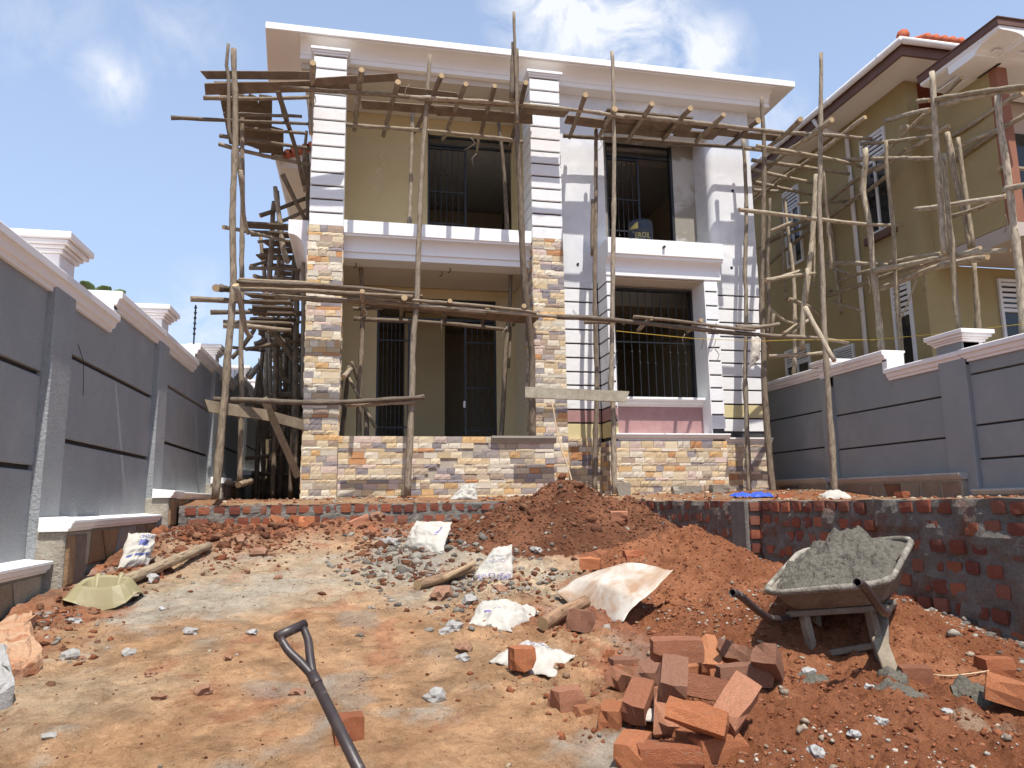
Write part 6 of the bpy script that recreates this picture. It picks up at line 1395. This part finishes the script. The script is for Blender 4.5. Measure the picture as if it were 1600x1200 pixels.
for (u, v, lab) in ((1225, 781, 'brick lying flat on the terrace beside the blue scraps'), (1410, 779, 'brick standing on the terrace soil below the right wall')):
    q = atY(u, v, 9.2 if u < 1300 else 7.2); q.z = float(gter(q.x, q.y)); loose(0, 0, .25 if u < 1300 else .13, .12, .09, R_(6), 0, 0, lab, .015, group=None, p=q)
q = atY(1303, 780, 8.3); z = float(gter(q.x, q.y)); sack('cement_sack', [(q.x-.16, q.y-.1, z), (q.x+.22, q.y-.1, z), (q.x+.2, q.y+.15, z+.05), (q.x-.1, q.y+.15, z+.07)], .07, .03, 'small pale sack lying on the terrace soil at the right', 'sack', m_sack, [], 21, n=14)
# rag on the pole, drum on the balcony, string
a = atY(1172, 527, 10.3)
sack('rag', [atY(1170, 578, 10.2), atY(1188, 560, 10.2), atY(1187, 526, 10.25), atY(1174, 527, 10.25)], .05, .03, 'dirty cloth rag hanging from the pole at the right corner of the house', 'rag', m_cloth, [], 9, n=16, freq=3)
def drum():
    q = atY(1001, 372, 11.55); c = Vector((q.x, q.y, 4.082)); T = thing('drum', 'black plastic drum with yellow lettering standing on the right balcony', 'drum', c); n = 28
    prof = [(.0, .0), (.20, .0), (.212, .02), (.215, .20), (.222, .21), (.222, .24), (.215, .25), (.215, .48), (.222, .49), (.222, .51), (.215, .52), (.213, .655), (.20, .695), (.0, .70)]
    v = [c+Vector((r*math.cos(2*math.pi*k/n), r*math.sin(2*math.pi*k/n), z)) for r, z in prof for k in range(n)]
    f = [(i*n+k, i*n+(k+1) % n, (i+1)*n+(k+1) % n, (i+1)*n+k) for i in range(len(prof)-1) for k in range(n)]
    obj('body', v, f, m_drum, T, smooth=True)
    tv, tf, asp = text_tris('EROIL')
    def on(a, z, r=.2185): return c+Vector((r*math.sin(a), -r*math.cos(a), z))
    obj('lettering', [on(-.75+1.25*x-.05, .345+.10*y) for x, y in tv], tf, m_ylw, T)
    P = []; k = 10
    for i in range(k+1): t = i/k; P.append((on(-1.3+.75*t, .53-.02*t, .2165), on(-1.3+.75*t, .55+.09*t, .2165)))
    obj('yellow_patch', [p for ab in P for p in ab], [(2*i, 2*i+2, 2*i+3, 2*i+1) for i in range(k)], m_ylw, T)
drum()
sp = [atX(1600, 506, 8.1), atX(1480, 520, 8.1), atX(1365, 531, 8.1), atY(1240, 531, 10.15), atY(1190, 533, 10.05), atY(1085, 529, 9.95), atY(962, 517, 9.95)]
mb = MB(); mb.tube(sp, .0045, 5); o = mb.build('string', m_string, None, org=sp[0]); tag(o, 'thin yellow string stretched from the front scaffold to the olive house', 'string')
sp = [PG(1450, 1053, .01), PG(1480, 1056, .015), PG(1520, 1052, .015), PG(1545, 1048, .02)]
mb = MB(); mb.tube(spline(sp, .03), .004, 5); o = mb.build('string', mat('pale_string', (.55, .40, .25)), None, org=sp[0]); tag(o, 'pale thin string lying on the red soil by the right bricks', 'string')
# plant behind the left wall, rear wall and timber
def plant():
    top = atX(150, 472, -3.4); c = Vector((top.x, top.y, -.3)); T = thing('plant', 'broad leaved green plant whose leaf tips show above the left wall', 'plant', c)
    mb = MB(); mb.tube([c, c+Vector((0, 0, top.z+.1))], [.09, .05], 8); mb.build('stem', m_leaf, T)
    for k in range(9):
        a = k*.9; tip = top+Vector((.35*math.cos(a), .35*math.sin(a), .02*(k % 3))); b = top+Vector((0, 0, -.35)); d = (tip-b); s = Vector((-math.sin(a), math.cos(a), 0)); v = []; f = []
        for i in range(7):
            t = i/6; w = .11*math.sin(math.pi*min(1, t*.93+.05)); p = b+d*t+Vector((0, 0, .25*math.sin(math.pi*t*.8))); v += [p-s*w, p+Vector((0, 0, -.03)), p+s*w]
        for i in range(6): f += [(3*i, 3*i+1, 3*i+4, 3*i+3), (3*i+1, 3*i+2, 3*i+5, 3*i+4)]
        o = obj('leaf', v, f, m_leaf, T, smooth=True); s_ = o.modifiers.new('t', 'SOLIDIFY'); s_.thickness = .006
plant()
BWL = thing('boundary_wall', 'grey rear boundary wall with white coping at the end of the dark passage', 'wall', (-1.5, 20.5, 0))
MB().box(-2.5, 7.4, 20.3, 20.5, -.2, 2.5).build('wall_panel', m_greywall, BWL); MB().box(-2.5, 7.4, 20.25, 20.55, 2.502, 2.66).build('coping', m_trim2, BWL)
TS = thing('timber_stack', 'stack of weathered poles piled on the dark store at the far end of the passage', 'timber stack', (-1.6, 17.6, 2.56))
SHB = thing('shade_block', 'added dark block under the timber stack, standing in for shade in the passage', 'shade_block', (-1.45, 17.6, 0))  # added block: holds up the poles, its dark render stands in for passage shade
MB().box(-2.1, -.8, 17.25, 17.95, -.1, 2.55).build('wall', m_render, SHB)
for k in range(11):
    z = 2.62+.115*k+rnd.uniform(-.02, .02); y = 17.6+rnd.uniform(-.25, .25)
    pole(TS, 'pole', [(-2.0+rnd.uniform(-.1, .1), y, z+rnd.uniform(-.05, .05)), (-.85+rnd.uniform(-.1, .1), y+rnd.uniform(-.1, .1), z+rnd.uniform(-.05, .05))], rnd.uniform(.045, .07), tone=rnd.choice([(.40, .34, .26), (.33, .28, .21), (.44, .38, .3)]))

# ------------------------------------------------------------------ clods, gravel, rubble
def region(n, x0, x1, y0, y1, dens, smin, smax, cols, sink=.2, pw=2.2):
    rs = np.random.RandomState(rnd.randrange(10**6)); m = n*14; x = rs.uniform(x0, x1, m); y = rs.uniform(y0, y1, m)
    k = np.nonzero((rs.rand(m) < dens(x, y)) & (x < xw(y)-.03))[0][:n]; x, y = x[k], y[k]
    s = smin+(smax-smin)*rs.rand(len(x))**pw; z = gzv(x, y)+s*(.25-sink)
    return [(a, b, c, d, cols[i]) for a, b, c, d, i in zip(x, y, z, s, rs.randint(0, len(cols), len(x)))]
redc_ = [(.29, .105, .054), (.35, .13, .065), (.25, .09, .046), (.40, .17, .09)]
brnc = [(.17, .07, .040), (.23, .10, .056), (.14, .062, .038), (.27, .14, .085)]
palec = [(.50, .38, .25), (.44, .28, .17), (.58, .50, .38), (.36, .2, .12)]
greyc = [(.34, .31, .26), (.42, .38, .32), (.27, .245, .21), (.20, .18, .155)]
def onred(x, y): return (heap_red(x, y) > gbase(x, y))*1.0
def onbrn(x, y): return (heap_brown(x, y) > gbase(x, y))*1.0
it = region(9000, 1.2, 3.9, 1.9, 7.0, onred, .006, .026, redc_, pw=2.6) + region(420, 1.2, 3.9, 1.9, 7.0, onred, .02, .055, redc_+[(.45, .36, .27)], pw=2.4) + region(900, 1.0, 3.9, 1.9, 4.6, lambda x, y: onred(x, y)*(fbm(x, y, 1.6, 3) > .02), .006, .028, [(.62, .55, .45), (.55, .50, .42)], pw=2.4)
it += region(9000, .6, 3.8, 6.5, 9.4, onbrn, .008, .034, brnc, pw=2.6) + region(260, .6, 3.8, 6.5, 9.0, onbrn, .03, .085, brnc, pw=2.2) + region(60, .6, 3.6, 6.5, 8.6, onbrn, .03, .08, greyc, pw=2)
o = scatter('soil_clods', it, m_clod); tag(o, kind='stuff')
def band(x, y): return sst(6.9, 8.5, y+.5*fbm(x, y, 1.3, 3))
def leftb(x, y): return sst(-1.2, -1.9, x+.3*fbm(x, y, 1.5, 3))
def mid(x, y): return np.exp(-(((x-.75)/.55)**2+((y-6.7)/1.2)**2))*np.where(fbm(x, y, 1.6, 3) > -.08, 1, .08)
def lmound(x, y): return np.exp(-(((x+1.35)/.6)**2+((y-7.7)/.85)**2))
it = region(2200, -1.98, -.5, 6.4, 8.97, lmound, .008, .055, brnc+redc_[:2], pw=2.6)+region(60, -1.98, -.5, 6.6, 8.6, lmound, .06, .15, brnc+redc_[:1], pw=1.6)+region(46, -.3, 1.6, 5.6, 8.6, mid, .07, .17, greyc+brnc[:2], pw=1.7)
it += region(4600, -1.95, 3.5, 6.8, 8.97, band, .008, .050, brnc+redc_[:2]+[(.42, .24, .14)], pw=2.6) + region(150, -1.95, 3.5, 7.2, 8.95, band, .06, .16, brnc, pw=1.8)
it += region(1500, -1.97, -.9, 3.2, 8.6, leftb, .008, .06, redc_+greyc[:2]+brnc, pw=2.8) + region(2200, -.3, 2.0, 4.2, 8.4, mid, .010, .075, greyc+greyc+brnc+brnc, pw=2.6) + region(1600, .3, 2.2, 3.0, 6.2, lambda x, y: np.where(x+.3*fbm(x, y, 2, 3) > .75, .8, .06), .008, .045, redc_+redc_+palec[:2]+greyc[:1], pw=2.8)
it += region(2600, -1.9, 1.6, 2.2, 7.5, lambda x, y: .22+.78*(fbm(x, y, 1.9, 4) > .10), .004, .017, palec+brnc+redc_[:1], pw=2.6) + region(45, -1.7, 1.2, 2.4, 6.8, lambda x, y: np.ones_like(x), .015, .04, palec+greyc[:2]+brnc[:2], pw=2.2)
it += region(500, 3.0, 3.95, 3.2, 5.6, lambda x, y: np.where(heap_red(x, y) < gbase(x, y)+.03, 1, .12), .01, .07, greyc+[(.55, .52, .46)], pw=2.5)
o = scatter('rubble', it, m_clod); tag(o, kind='stuff')
it = []
for k in range(1300):
    x = rnd.uniform(-1.9, 7.2); y = 9.2+2.2*rnd.random()
    if y > 10.85 and x > -.3 or (x > 3.6 and rnd.random() < .3): y = rnd.uniform(9.2, 10.7)
    s = .012+.06*rnd.random()**3; it.append((x, y, float(gter(x, y))+s*.1, s, rnd.choice(redc_+palec+greyc[:2])))
for k in range(500):
    y = rnd.uniform(3, 9); x = xw(y)+.12+rnd.random()*3.4; s = .012+.06*rnd.random()**3; it.append((x, y, float(gter(x, y))+s*.1, s, rnd.choice(redc_+palec)))
o = scatter('terrace_rubble', it, m_clod); tag(o, kind='stuff')
